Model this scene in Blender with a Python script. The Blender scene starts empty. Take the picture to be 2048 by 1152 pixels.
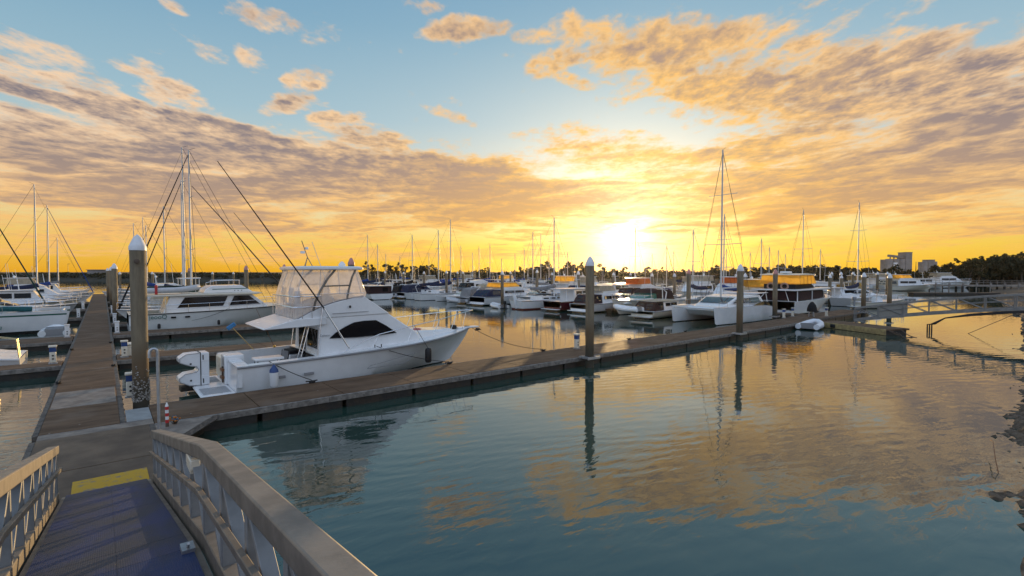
import bpy, bmesh, math, random
from mathutils import Vector, Matrix
R = math.radians
SC = bpy.context.scene
COL = SC.collection
rnd = random.Random(7)

# ------------------------------------------------------------------ node helpers
def lin(r, g, b):
    f = lambda c: (c / 255) / 12.92 if c <= 10 else ((c / 255 + .055) / 1.055) ** 2.4
    return (f(r), f(g), f(b), 1)

class NT:
    def __init__(s, tree):
        s.t = tree; s.n = tree.nodes; s.l = tree.links
    def new(s, kind, **kw):
        o = s.n.new(kind)
        for k, v in kw.items(): setattr(o, k, v)
        return o
    def put(s, sock, v):
        if isinstance(v, bpy.types.NodeSocket): s.l.new(v, sock)
        elif v is not None:
            if isinstance(v, (tuple, list)) and sock.type == 'VECTOR': v = v[:3]
            sock.default_value = v
    def m(s, op, a, b=None, c=None, clamp=False):
        o = s.new('ShaderNodeMath', operation=op, use_clamp=clamp)
        s.put(o.inputs[0], a); s.put(o.inputs[1], b); s.put(o.inputs[2], c)
        return o.outputs[0]
    def v(s, op, a, b=None, scale=None):
        o = s.new('ShaderNodeVectorMath', operation=op)
        s.put(o.inputs[0], a); s.put(o.inputs[1], b)
        if scale is not None: s.put(o.inputs['Scale'], scale)
        return o.outputs['Value'] if op in ('DOT_PRODUCT', 'LENGTH', 'DISTANCE') else o.outputs[0]
    def xyz(s, x, y, z=0.):
        o = s.new('ShaderNodeCombineXYZ')
        for i, q in enumerate((x, y, z)): s.put(o.inputs[i], q)
        return o.outputs[0]
    def sep(s, v):
        o = s.new('ShaderNodeSeparateXYZ'); s.put(o.inputs[0], v); return o.outputs
    def noise(s, v, scale, detail=5, rough=.55, dist=0., dim='3D', lac=2.):
        o = s.new('ShaderNodeTexNoise', noise_dimensions=dim)
        s.put(o.inputs['Vector'], v)
        for k, q in (('Scale', scale), ('Detail', detail), ('Roughness', rough), ('Distortion', dist), ('Lacunarity', lac)): s.put(o.inputs[k], q)
        return o.outputs[0]
    def mr(s, v, a, b, c=0., d=1., kind='SMOOTHSTEP'):
        o = s.new('ShaderNodeMapRange', interpolation_type=kind)
        for i, q in enumerate((v, a, b, c, d)): s.put(o.inputs[i], q)
        return o.outputs[0]
    def mix(s, f, a, b, blend='MIX'):
        o = s.new('ShaderNodeMix', data_type='RGBA', blend_type=blend)
        s.put(o.inputs[0], f); s.put(o.inputs[6], a); s.put(o.inputs[7], b)
        return o.outputs[2]
    def ramp(s, f, stops, interp='EASE'):
        o = s.new('ShaderNodeValToRGB'); o.color_ramp.interpolation = interp
        e = o.color_ramp.elements
        while len(e) < len(stops): e.new(.5)
        for i, (p, c) in enumerate(stops): e[i].position = p; e[i].color = c
        s.put(o.inputs[0], f); return o.outputs[0]

MATS = {}
def mat(name, col, rough=.5, metal=0., nscale=0., namt=.15, ncol=None, bump=0., bscale=None, coord='Object', spec=None, stretch=None, fn=None, coat=0.):
    """one procedural material: base colour broken up by noise, optional bump"""
    if name in MATS: return MATS[name]
    m = bpy.data.materials.new(name); m.use_nodes = True
    t = NT(m.node_tree); b = t.n['Principled BSDF']
    c4 = tuple(col[:3]) + (1,)
    b.inputs['Base Color'].default_value = c4
    b.inputs['Roughness'].default_value = rough; b.inputs['Metallic'].default_value = metal
    if spec is not None: b.inputs['Specular IOR Level'].default_value = spec
    if coat: b.inputs['Coat Weight'].default_value = coat
    tc = t.new('ShaderNodeTexCoord').outputs[coord]
    if stretch: tc = t.v('MULTIPLY', tc, stretch)
    if nscale:
        n = t.noise(tc, nscale, 6, .6)
        n2 = ncol or tuple(c * (1 - namt) for c in col[:3])
        cc = t.mix(t.mr(n, .35, .65), c4, tuple(n2[:3]) + (1,))
        t.put(b.inputs['Base Color'], cc)
        t.put(b.inputs['Roughness'], t.mr(n, .3, .7, max(rough - .08, 0), min(rough + .1, 1), 'LINEAR'))
    if bump:
        bn = t.new('ShaderNodeBump'); bn.inputs['Strength'].default_value = bump; bn.inputs['Distance'].default_value = .02
        t.put(bn.inputs['Height'], t.noise(tc, bscale or nscale * 4 or 20, 4)); t.l.new(bn.outputs[0], b.inputs['Normal'])
    if fn: fn(t, b, tc)
    MATS[name] = m
    return m

# ------------------------------------------------------------------ mesh helpers
class MB:
    def __init__(s): s.v = []; s.f = []; s.mi = []; s.cur = 0
    def add(s, vs, fs):
        o = len(s.v); s.v += [tuple(v) for v in vs]
        for f in fs: s.f.append([i + o for i in f]); s.mi.append(s.cur)
        return s
    def box(s, c, d, rz=0., M=None):
        """box by centre and full size"""
        x, y, z = d[0] / 2, d[1] / 2, d[2] / 2
        vs = [Vector((i * x, j * y, k * z)) for k in (-1, 1) for i, j in ((-1, -1), (1, -1), (1, 1), (-1, 1))]
        if rz: vs = [Matrix.Rotation(rz, 3, 'Z') @ v for v in vs]
        if M is not None: vs = [M @ v for v in vs]
        return s.add([v + Vector(c) for v in vs], [(3, 2, 1, 0), (4, 5, 6, 7), (0, 1, 5, 4), (1, 2, 6, 5), (2, 3, 7, 6), (3, 0, 4, 7)])
    def bx(s, x0, x1, y0, y1, z0, z1): return s.box(((x0 + x1) / 2, (y0 + y1) / 2, (z0 + z1) / 2), (abs(x1 - x0), abs(y1 - y0), abs(z1 - z0)))
    def tube(s, pts, r, n=8, r2=None, cap=True, flat=1.):
        pts = [Vector(p) for p in pts]; N = len(pts); rings = []
        up = Vector((0, 0, 1)); prev = None
        for i, p in enumerate(pts):
            t = (pts[min(i + 1, N - 1)] - pts[max(i - 1, 0)]).normalized()
            if prev is None:
                a = up if abs(t.dot(up)) < .95 else Vector((1, 0, 0))
                x = t.cross(a).normalized()
            else:
                x = (prev - t * prev.dot(t))
                x = x.normalized() if x.length > 1e-6 else t.cross(up).normalized()
            prev = x; y = t.cross(x)
            rr = r if r2 is None else r + (r2 - r) * i / (N - 1)
            rings.append([p + x * (rr * math.cos(2 * math.pi * k / n)) + y * (rr * flat * math.sin(2 * math.pi * k / n)) for k in range(n)])
        s.loft(rings, True)
        if cap:
            o = len(s.v) - N * n
            s.f.append([o + k for k in reversed(range(n))]); s.f.append([o + (N - 1) * n + k for k in range(n)]); s.mi += [s.cur] * 2
        return s
    def loft(s, rings, closed=False):
        n = len(rings[0]); o = len(s.v)
        for r in rings: s.v += [tuple(p) for p in r]
        for i in range(len(rings) - 1):
            for k in range(n if closed else n - 1):
                a = o + i * n + k; b = o + i * n + (k + 1) % n
                s.f.append([a, b, b + n, a + n]); s.mi.append(s.cur)
        return s
    def lathe(s, prof, n=16, c=(0, 0, 0)):
        """prof: (r,z) list"""
        rings = [[(c[0] + r * math.cos(2 * math.pi * k / n), c[1] + r * math.sin(2 * math.pi * k / n), c[2] + z) for k in range(n)] for r, z in prof]
        s.loft(rings, True)
        o = len(s.v) - len(prof) * n
        if prof[0][0] > 1e-4: s.f.append([o + k for k in reversed(range(n))]); s.mi.append(s.cur)
        if prof[-1][0] > 1e-4: s.f.append([o + (len(prof) - 1) * n + k for k in range(n)]); s.mi.append(s.cur)
        return s
    def slab(s, prof, w, y0=0., closed=True, two=None):
        """profile of (x,z) points in the boat's long plane, given width: half-width w(x,z) either side of y0"""
        n = len(prof); wf = w if callable(w) else (lambda x, z: w)
        A = [(x, y0 - wf(x, z), z) for x, z in prof]; B = [(x, y0 + wf(x, z), z) for x, z in prof]
        fs = [tuple(range(n)), tuple(reversed(range(n, 2 * n)))]
        for k in range(n): fs.append((k, k + n, (k + 1) % n + n, (k + 1) % n))
        return s.add(A + B, [tuple(reversed(f)) for f in fs])
    def patch(s, prof, w, side=-1, out=.004, th=.02, y0=0.):
        """a thin plate lying on the side of a slab"""
        wf = w if callable(w) else (lambda x, z: w); n = len(prof)
        A = [(x, y0 + side * (wf(x, z) + out), z) for x, z in prof]; B = [(x, y0 + side * (wf(x, z) + out - th), z) for x, z in prof]
        return s.add(A + B, [tuple(range(n)), tuple(reversed(range(n, 2 * n)))] + [(k, k + n, (k + 1) % n + n, (k + 1) % n) for k in range(n)])
    def quad(s, *p): return s.add(p, [tuple(range(len(p)))])
    def sphere(s, c, r, n=10, m=6, sc=(1, 1, 1)):
        rings = []
        for i in range(m + 1):
            a = -math.pi / 2 + math.pi * i / m; q = max(math.cos(a), .01)
            rings.append([(c[0] + sc[0] * r * q * math.cos(2 * math.pi * k / n), c[1] + sc[1] * r * q * math.sin(2 * math.pi * k / n), c[2] + sc[2] * r * math.sin(a)) for k in range(n)])
        return s.loft(rings, True)
    def mesh(s, name, mats, smooth=40, merge=True):
        me = bpy.data.meshes.new(name); me.from_pydata(s.v, [], s.f)
        for m in (mats if isinstance(mats, (list, tuple)) else [mats]): me.materials.append(m)
        me.polygons.foreach_set('material_index', s.mi)
        bm = bmesh.new(); bm.from_mesh(me)
        if merge: bmesh.ops.remove_doubles(bm, verts=bm.verts, dist=1e-5)
        bmesh.ops.recalc_face_normals(bm, faces=bm.faces)
        bm.to_mesh(me); bm.free()
        if smooth:
            me.shade_smooth(); me.set_sharp_from_angle(angle=R(smooth))
        me.update(); return me
    def build(s, name, mats, parent=None, bevel=0., smooth=40, label=None, seg=2):
        o = bpy.data.objects.new(name, s.mesh(name, mats, smooth)); COL.objects.link(o)
        if parent: o.parent = parent
        if label: o['label'] = label
        if bevel:
            b = o.modifiers.new('bevel', 'BEVEL'); b.width = bevel; b.segments = seg; b.limit_method = 'ANGLE'; b.angle_limit = R(35); b.harden_normals = False
        return o

def thing(name, label, cat, loc=(0, 0, 0), rz=0., group=None):
    o = bpy.data.objects.new(name, None); COL.objects.link(o); o.empty_display_size = .3
    o.location = loc; o.rotation_euler = (0, 0, rz); return tag(o, label, cat, group)
def tag(o, label, cat, group=None):
    o['label'] = label; o['category'] = cat
    if group: o['group'] = group
    return o
def kind(o, k): o['kind'] = k; return o
def dup(o, loc=None, rz=None, label=None, group=None, scale=None, parent=None):
    """copy of a thing with its parts and sub-parts"""
    c = o.copy(); COL.objects.link(c)
    if parent: c.parent = parent
    if loc is not None: c.location = loc
    if rz is not None: c.rotation_euler = (0, 0, rz)
    if scale is not None: c.scale = scale if isinstance(scale, (tuple, list)) else (scale,) * 3
    if label: c['label'] = label
    if group: c['group'] = group
    for ch in list(o.children): dup(ch, parent=c)
    return c
def lerp(a, b, t): return a + (b - a) * t
def catenary(a, b, sag, n=10):
    a, b = Vector(a), Vector(b)
    return [a.lerp(b, i / n) - Vector((0, 0, sag * 4 * (i / n) * (1 - i / n))) for i in range(n + 1)]
# ------------------------------------------------------------------ camera, sun, sky
TH = R(39.303)                                  # the camera looks this far to the right of +Y
cam = bpy.data.cameras.new('camera'); co = bpy.data.objects.new('camera', cam); COL.objects.link(co)
co.location = (0, 0, 4.45); co.rotation_euler = (R(90 - 1.833), 0, -TH)
cam.sensor_width = 36; cam.lens = 36 * 1000 / 2048; cam.clip_end = 6000; cam.clip_start = .05
SC.camera = co
SUN_AZ = TH + math.atan(.226); SUN_EL = R(3.7)
sd = Vector((math.sin(SUN_AZ) * math.cos(SUN_EL), math.cos(SUN_AZ) * math.cos(SUN_EL), math.sin(SUN_EL)))
sl = bpy.data.lights.new('sun', 'SUN'); sl.energy = 5.; sl.angle = R(.5); sl.color = (1, .66, .3)
so = bpy.data.objects.new('sun', sl); COL.objects.link(so); so.rotation_euler = sd.to_track_quat('Z', 'Y').to_euler(); so.location = (0, 0, 60)

W = bpy.data.worlds.new('World'); SC.world = W; W.use_nodes = True
def build_sky():
    t = NT(W.node_tree); bg = t.n['Background']
    D = t.new('ShaderNodeTexCoord').outputs['Generated']
    D = t.v('NORMALIZE', D)
    x = t.v('DOT_PRODUCT', D, (math.cos(TH), -math.sin(TH), 0)); y = t.v('DOT_PRODUCT', D, (math.sin(TH), math.cos(TH), 0))
    z = t.sep(D)[2]
    zp = t.m('MAXIMUM', z, 0.)
    hl = t.m('SQRT', t.m('MAXIMUM', t.m('ADD', t.m('MULTIPLY', x, x), t.m('MULTIPLY', y, y)), 1e-4))
    az = t.m('ARCTAN2', x, y); el = t.m('DIVIDE', zp, hl)              # azimuth from the basin's axis, tangent of elevation
    # flat cloud sheet seen in perspective
    inv = t.m('DIVIDE', 1., t.m('ADD', zp, .07))
    P = t.v('SCALE', t.xyz(x, y, 0.), scale=inv)
    warp = t.new('ShaderNodeTexNoise'); t.put(warp.inputs['Vector'], P); warp.inputs['Scale'].default_value = 1.3; warp.inputs['Detail'].default_value = 3
    wv = t.v('SUBTRACT', warp.outputs['Color'], (.5, .5, .5))
    Pw = t.v('ADD', P, t.v('SCALE', wv, scale=.55))
    Pw = t.v('MULTIPLY', Pw, (1., .78, 1.))
    n1 = t.noise(Pw, 4.2, 9, .62)
    n1b = t.noise(t.v('ADD', Pw, (.03, .11, 0)), 4.2, 9, .62)          # the same field a little nearer the sun
    n2 = t.noise(t.v('ADD', t.v('MULTIPLY', P, (1.25, .8, 1)), (7, 3, 1)), 10.5, 7, .6)
    wz = t.sep(wv)
    sv = t.xyz(t.m('MULTIPLY', az, 3.0), t.m('ADD', t.m('MULTIPLY', el, 26.), t.m('ADD', t.m('MULTIPLY', wz[1], 1.6), t.m('MULTIPLY', az, -1.4))), 3.)
    n3 = t.noise(sv, 1.5, 7, .6, .3)
    lowf = t.mr(el, .34, .10, 0., .72)
    f = t.m('ADD', t.m('MULTIPLY', n1, .48), t.m('MULTIPLY', n2, .52))
    f = t.m('ADD', t.m('MULTIPLY', f, t.m('SUBTRACT', 1., lowf)), t.m('MULTIPLY', n3, lowf))
    # cloud banks of this evening: azimuth / elevation of centre, half sizes, tilt, weight
    AE = t.xyz(t.m('ADD', az, t.m('MULTIPLY', t.sep(wv)[0], .12)), t.m('ADD', el, t.m('MULTIPLY', t.sep(wv)[1], .10)), 0.)
    banks = BANKS
    tot = None
    for (px, py, sx, sy, rot, wgt) in banks:
        a = math.atan((px - 1024) / 1000); ca = math.cos(a); e = (544 - py) / 1000 * ca
        mp = t.new('ShaderNodeMapping', vector_type='TEXTURE')
        t.put(mp.inputs[0], AE); mp.inputs[1].default_value = (a, e, 0); mp.inputs[2].default_value = (0, 0, R(-rot))
        mp.inputs[3].default_value = (sx / 1000 * ca * ca * 1.25, sy / 1000 * ca * 1.0, 1)
        d2 = t.v('DOT_PRODUCT', mp.outputs[0], mp.outputs[0])
        w = t.mr(d2, 0., 1.6, wgt, 0., 'SMOOTHERSTEP')
        tot = w if tot is None else t.m('MAXIMUM', tot, w) if wgt < .5 else t.m('ADD', tot, t.m('MULTIPLY', w, t.m('SUBTRACT', 1.15, tot)))
    back = t.m('MULTIPLY', t.mr(t.m('ABSOLUTE', az), .85, 1.3), .52)
    tot = t.m('MAXIMUM', tot, back)
    tot = t.m('MAXIMUM', tot, t.m('MULTIPLY', t.m('MULTIPLY', t.mr(el, .004, .035), t.mr(el, .30, .16)), t.mr(t.m('ABSOLUTE', az), 1.3, .8, 0., .66)))
    dens = t.m('ADD', t.m('MULTIPLY', tot, .84), t.m('MULTIPLY', t.m('SUBTRACT', f, .5), 2.9))
    cov = t.mr(dens, .22, .80)
    core = t.mr(dens, .52, 1.15)
    lit = t.m('MULTIPLY', t.m('SUBTRACT', n1, n1b), 3.6)               # + where the cloud thins towards the sun
    # angle from the sun
    cs = t.v('DOT_PRODUCT', D, tuple(sd)); th = t.m('ARCCOSINE', t.m('MINIMUM', cs, .99999))
    g = lambda s_, k: t.m('MULTIPLY', t.m('EXPONENT', t.m('MULTIPLY', -1., t.m('POWER', t.m('DIVIDE', th, s_), 2.))), k)
    near = g(.42, 1.); wide = g(.95, 1.)
    # clear air: golden at the horizon, blue overhead
    far_c = t.ramp(t.m('MULTIPLY', el, 1.45), [(0., lin(242, 170, 34)), (.06, lin(247, 200, 88)), (.13, lin(242, 214, 150)), (.25, lin(190, 208, 204)), (.42, lin(152, 190, 208)), (.68, lin(122, 168, 198)), (1., lin(106, 154, 194))], 'LINEAR')
    sun_c = t.ramp(t.m('MULTIPLY', el, 1.45), [(0., lin(255, 198, 20)), (.07, lin(255, 222, 84)), (.15, lin(255, 238, 176)), (.28, lin(232, 234, 222)), (.42, lin(198, 218, 224)), (.68, lin(160, 196, 214)), (1., lin(118, 166, 200))], 'LINEAR')
    clear = t.mix(t.m('MINIMUM', t.m('ADD', t.m('MULTIPLY', near, .75), t.m('MULTIPLY', wide, .45)), 1.), far_c, sun_c)
    # the side away from the sun: pale lavender blue and bright enough to light the shaded hulls
    bk = t.mr(y, .25, -.35)
    back_c = t.ramp(t.m('MULTIPLY', el, 1.2), [(0., (.52, .54, .62, 1)), (.25, (.44, .58, .76, 1)), (1., (.30, .50, .80, 1))])
    clear = t.mix(bk, clear, t.mix(1., back_c, (BACK, BACK, BACK, 1), 'MULTIPLY'))
    sk = t.new('ShaderNodeTexSky', sky_type='NISHITA', sun_disc=False, sun_elevation=SUN_EL, sun_rotation=SUN_AZ, air_density=1.2, dust_density=2.)
    nis = t.mix(1., sk.outputs[0], (.1, .1, .1, 1), 'MULTIPLY')
    clear = t.mix(.10, clear, nis)
    # clouds
    low = t.mr(el, .25, .05)
    edge_far = t.mix(low, lin(250, 214, 178), lin(247, 190, 116)); edge = t.mix(t.m('MINIMUM', t.m('ADD', near, t.m('MULTIPLY', wide, .35)), 1.), edge_far, lin(255, 194, 92))
    core_far = t.mix(low, lin(128, 118, 126), lin(190, 156, 130)); corec = t.mix(t.m('MINIMUM', t.m('ADD', t.m('MULTIPLY', near, .85), t.m('MULTIPLY', wide, .12)), 1.), core_far, t.mix(low, lin(208, 168, 132), lin(242, 176, 80)))
    cshade = t.m('SUBTRACT', core, t.m('MULTIPLY', lit, .55), clamp=True)
    cloud = t.mix(cshade, edge, corec)
    cloud = t.mix(bk, cloud, t.mix(core, (.84, .80, .84, 1), (.52, .54, .64, 1)))
    sky = t.mix(t.m('MULTIPLY', cov, .93), clear, cloud)
    gl = t.mix(1., (0, 0, 0, 1), (1, .80, .40, 1))
    thn = t.m('SUBTRACT', 1., t.m('MULTIPLY', core, .80))
    glow = t.m('MULTIPLY', t.m('ADD', g(.05, 1.0), g(.11, .55)), t.m('ADD', t.m('MULTIPLY', thn, .75), .25))
    sky = t.mix(1., sky, t.mix(1., (1., .93, .74, 1), glow, 'MULTIPLY'), 'ADD')
    sky = t.mix(1., sky, t.mix(1., (1., .74, .30, 1), t.m('MULTIPLY', g(.22, .42), thn), 'MULTIPLY'), 'ADD')
    ground = t.mr(z, 0., -.03)
    sky = t.mix(ground, sky, (.10, .10, .08, 1))
    t.put(bg.inputs[0], sky); bg.inputs[1].default_value = 1.
BACK = 1.32
BANKS = [
 # px/1000-style angles are baked to azimuth and elevation inside build_sky
 (150, 206, 290, 28, 7, 1.), (480, 258, 220, 28, 10, .95), (745, 262, 90, 26, 8, .8),
 (250, 318, 420, 40, 4, 1.), (640, 330, 400, 66, 6, 1.), (960, 372, 320, 56, 9, 1.), (280, 385, 420, 54, 3, .8), (330, 430, 420, 26, 2, .72), (760, 420, 330, 24, 3, .8),
 (880, 468, 230, 9, 2, .7), (1130, 405, 200, 22, -6, .75),
 (120, 128, 190, 40, 22, .62), (20, 150, 90, 50, 20, .6), (370, 185, 120, 34, 24, .58), (620, 172, 58, 34, -42, .62), (590, 212, 60, 20, -10, .55), (685, 232, 60, 12, -14, .5), (525, 120, 40, 26, 40, .46), (440, 110, 40, 30, 40, .42),
 (365, 12, 34, 16, 10, .55), (540, 30, 76, 30, 8, .68), (838, 32, 42, 20, 8, .62), (932, 78, 86, 30, -6, .8), (898, 228, 70, 18, 22, .55), (640, 60, 60, 16, 10, .4),
 (1105, 130, 52, 24, -14, .62), (1160, 160, 34, 18, 20, .6), (1060, 90, 50, 16, 0, .45),
 (1300, 85, 230, 62, 8, .66), (1480, 135, 290, 100, 10, .60), (1700, 185, 290, 110, -4, .62), (1310, 205, 150, 40, 12, .44), (1790, 112, 190, 30, -14, .5), (1420, 165, 120, 34, 0, .5),
 (1950, 205, 180, 96, 4, .92), (1890, 292, 240, 60, -6, .85), (1720, 190, 160, 36, -10, .6),
 (1400, 452, 140, 9, -3, .7), (1090, 470, 150, 9, 2, .65), (1200, 428, 120, 9, -5, .5), (1560, 330, 420, 56, 2, .66), (1250, 300, 200, 40, 6, .58), (1850, 365, 320, 60, -4, .8), (1650, 395, 380, 44, -2, .72), (1500, 436, 230, 14, -4, .80), (1800, 430, 260, 18, -2, .66), (1880, 480, 220, 12, 2, .5), (1350, 395, 150, 20, -4, .6), (1620, 470, 200, 8, 0, .5),
]
build_sky()
SC.view_settings.view_transform = 'Standard'; SC.view_settings.look = 'None'; SC.view_settings.exposure = 0; SC.view_settings.gamma = 1
SC.render.engine = 'CYCLES'
try:
    SC.cycles.use_denoising = True
    SC.cycles.max_bounces = 8; SC.cycles.transparent_max_bounces = 16; SC.cycles.caustics_reflective = False; SC.cycles.caustics_refractive = False
    SC.cycles.sample_clamp_indirect = 6
except Exception: pass
# ------------------------------------------------------------------ water
def water_fn(t, b, tc):
    g = t.new('ShaderNodeNewGeometry').outputs['Position']
    dist = t.v('LENGTH', g)
    # small wind ripples, crests lying across the basin, plus a lazy swell; calmer patches drift through
    rp = t.new('ShaderNodeMapping'); t.put(rp.inputs[0], g); rp.inputs[2].default_value = (0, 0, TH + R(14)); rp.inputs[3].default_value = (.55, 1.5, 1)
    h1 = t.noise(rp.outputs[0], 2.4, 3, .5, .5)
    h2 = t.noise(g, .55, 2, .5, .6)
    wv = t.new('ShaderNodeTexWave', wave_type='BANDS', bands_direction='Y', wave_profile='SIN'); t.put(wv.inputs['Vector'], rp.outputs[0])
    for k_, q_ in (('Scale', .62), ('Distortion', 7.), ('Detail', 3.), ('Detail Scale', .8), ('Detail Roughness', .55)): wv.inputs[k_].default_value = q_
    calm = t.mr(t.noise(g, .11, 3, .55), .36, .64, .30, 1.)
    h = t.m('ADD', t.m('MULTIPLY', t.m('ADD', t.m('MULTIPLY', h1, .0085), t.m('MULTIPLY', wv.outputs[1], .0024)), calm), t.m('MULTIPLY', h2, .010))
    bn = t.new('ShaderNodeBump'); bn.inputs['Strength'].default_value = 1.; 
    t.put(bn.inputs['Distance'], t.mr(dist, 5., 60., 1.0, .55, 'LINEAR'))
    t.put(bn.inputs['Height'], h); t.l.new(bn.outputs[0], b.inputs['Normal'])
    b.inputs['IOR'].default_value = 1.9
m_water = mat('water', (.023, .052, .041), .008, fn=water_fn)
w = MB(); w.quad((-900, -60, 0), (1500, -60, 0), (1500, 1400, 0), (-900, 1400, 0))
wo = w.build('water', m_water, smooth=0); kind(wo, 'structure')
# ------------------------------------------------------------------ materials of the marina
def panel_fn(t, b, tc):
    # long swept stains and worn pale patches on old concrete
    n = t.noise(t.v('MULTIPLY', tc, (.5, 2.2, 1)), 1.3, 6, .65, .6); n2 = t.noise(tc, 26, 4, .7)
    c = t.mix(t.mr(n, .32, .68), (.165, .100, .058, 1), (.095, .058, .035, 1))
    c = t.mix(t.mr(n2, .55, .8, 0, .5), c, (.06, .040, .027, 1))
    c = t.mix(t.mr(t.noise(tc, .55, 3), .56, .70, 0, .5), c, (.20, .145, .105, 1))
    vo = t.new('ShaderNodeTexVoronoi'); t.put(vo.inputs['Vector'], tc); vo.inputs['Scale'].default_value = 1.9
    sp_ = t.m('MULTIPLY', t.m('LESS_THAN', t.m('ADD', vo.outputs['Distance'], t.m('MULTIPLY', n2, .06)), .075), t.m('GREATER_THAN', t.sep(vo.outputs['Color'])[0], .55))
    c = t.mix(t.m('MULTIPLY', sp_, .55), c, (.42, .40, .36, 1))                    # gull droppings
    t.put(b.inputs['Base Color'], c)
    t.put(b.inputs['Roughness'], t.mr(n, .3, .7, .68, .88, 'LINEAR'))
m_deck = mat('concrete_deck', (.25, .19, .14), .7, bump=.35, bscale=45, fn=panel_fn, spec=.22)
m_deckpale = mat('pale_concrete', (.27, .225, .185), .6, nscale=2.2, ncol=(.16, .13, .11), bump=.3, bscale=40, spec=.3)
m_decksmooth = mat('trowelled_concrete', (.125, .085, .055), .5, nscale=1.4, ncol=(.09, .062, .042), bump=.15, bscale=60, spec=.25)
m_waler = mat('weathered_timber', (.14, .115, .095), .75, nscale=6, ncol=(.06, .05, .042), bump=.5, bscale=14, stretch=(1, 1, 3))
m_walerl = mat('grey_timber', (.25, .225, .20), .75, nscale=5, ncol=(.13, .115, .10), bump=.5, bscale=14)
m_float = mat('wet_float', (.018, .015, .013), .5, nscale=3, ncol=(.04, .028, .018), bump=.6, bscale=9)
m_bolt = mat('rusty_bolt', (.10, .07, .05), .7)
def pile_fn(t, b, tc):
    z = t.sep(tc)[2]
    n = t.noise(t.v('MULTIPLY', tc, (5, 5, .8)), 1.4, 5, .6)
    c = t.mix(t.mr(n, .3, .7), (.235, .19, .125, 1), (.155, .125, .085, 1))
    zz = t.m('ADD', z, t.m('MULTIPLY', t.m('SUBTRACT', n, .5), .7))
    c = t.mix(t.mr(zz, 2.5, 1.5), c, (.13, .085, .045, 1))       # tide staining
    c = t.mix(t.mr(zz, 1.5, .7), c, (.055, .045, .03, 1))
    t.put(b.inputs['Base Color'], c)
m_pile = mat('concrete_pile', (.3, .25, .18), .8, bump=.25, bscale=30, fn=pile_fn)
m_cap = mat('white_pile_cap', (.74, .76, .80), .45, nscale=5, namt=.12)
m_capp = mat('faded_red_cap', (.55, .26, .24), .5, nscale=5, namt=.15)
m_steel = mat('galvanised_steel', (.50, .51, .53), .42, .85, nscale=8, namt=.2)
m_alu = mat('weathered_aluminium', (.225, .198, .168), .5, .15, nscale=3.5, ncol=(.15, .134, .116), bump=.06, bscale=60)
m_alup = mat('plain_aluminium', (.27, .28, .29), .5, .15, nscale=5, namt=.2)
m_stainless = mat('stainless_tube', (.75, .75, .76), .18, 1.)
m_black = mat('black_rubber', (.012, .012, .014), .55)
m_rope = mat('dark_rope', (.022, .02, .02), .9)
m_white = mat('white_gelcoat', (.80, .81, .82), .22, nscale=2.5, namt=.05, coat=.3)
m_cream = mat('cream_gelcoat', (.74, .69, .58), .3, nscale=2.5, namt=.06)
m_blue = mat('blue_plastic', (.02, .06, .20), .4)
m_red = mat('red_paint', (.5, .03, .03), .45)
m_glass = mat('dark_glass', (.008, .008, .010), .06, spec=.22)
m_barn = mat('barnacle_shell', (.42, .40, .37), .9, nscale=20, ncol=(.15, .13, .11))

# ------------------------------------------------------------------ floating docks
def dock(label, u0, u1, v0, v1, pan, along='u', group=None, deckm=None, z=.45, waler=(.12, .12), pale=None):
    """a floating dock: separate concrete panels, timber walers bolted along both long sides, wet floats below"""
    t = thing('floating_dock', label, 'floating dock', (u0, v0, 0), 0, group)
    L, Wd = (u1 - u0, v1 - v0) if along == 'u' else (v1 - v0, u1 - u0)
    P = (lambda a, b: (a, b)) if along == 'u' else (lambda a, b: (b, a))
    def bar(m, a0, a1, b0, b1, z0, z1):
        x0, y0 = P(a0, b0); x1, y1 = P(a1, b1); m.bx(min(x0, x1), max(x0, x1), min(y0, y1), max(y0, y1), z0, z1)
    m = MB(); n = max(1, round(L / pan)); g = .012
    for i in range(n): bar(m, i * L / n + g, (i + 1) * L / n - g, waler[0], Wd - waler[1], z - .10, z + rnd.uniform(-.003, .003))
    m.build('deck', deckm or m_deck, t, bevel=.008)
    for k, (b0, b1) in enumerate(((0, waler[0]), (Wd - waler[1], Wd))):
        m = MB(); q = 4.8; nn = max(1, round(L / q))
        for i in range(nn): bar(m, i * L / nn + .005, (i + 1) * L / nn - .005, b0, b1 - (.004 if k == 0 else 0) + (.004 if k else 0), z - .19, z - .012)
        for i in range(nn * 6):
            a = (i + .5) * L / (nn * 6); b = b0 - .006 if k == 0 else b1 + .006
            x, y = P(a, b); m.box((x, y, z - .10), (.05, .05, .05))
        m.build('waler', m_walerl if pale and k in pale else m_waler, t, bevel=.01)
    m = MB()
    for i in range(n): bar(m, i * L / n + .06, (i + 1) * L / n - .06, .09, Wd - .09, -.45, z - .11)
    bar(m, .02, L - .02, .16, Wd - .16, z - .2, z - .105)
    m.build('float', m_float, t, bevel=.03)
    return t
G_F = 'side docks off the main walkway'
main = dock('long brown main walkway dock running straight away from the foot of the near gangway', -1.42, .40, 16.72, 118, 2.45, 'v')
land = dock('wide smooth landing dock at the foot of the near gangway, with the yellow strip', -1.42, .98, 10.6, 16.16, 2.79, 'v', deckm=m_decksmooth)
band = MB().bx(-1.30, .98, 16.18, 16.70, .30, .447).build('concrete_band', m_deckpale, bevel=.01)
tag(band, 'narrow pale concrete band across the walkway just past the landing', 'concrete band')
slab = MB().bx(-1.27, .25, 19.62, 22.2, .40, .457).build('concrete_patch', m_deckpale, bevel=.012)
tag(slab, 'pale worn concrete patch on the main walkway beside the nearest pile', 'concrete patch')
fing = dock('long finger dock in front of the white sport fishing boat, running to the right', .98, 46.9, 16.05, 18.55, 2.55, 'u', pale=(0,))
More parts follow.
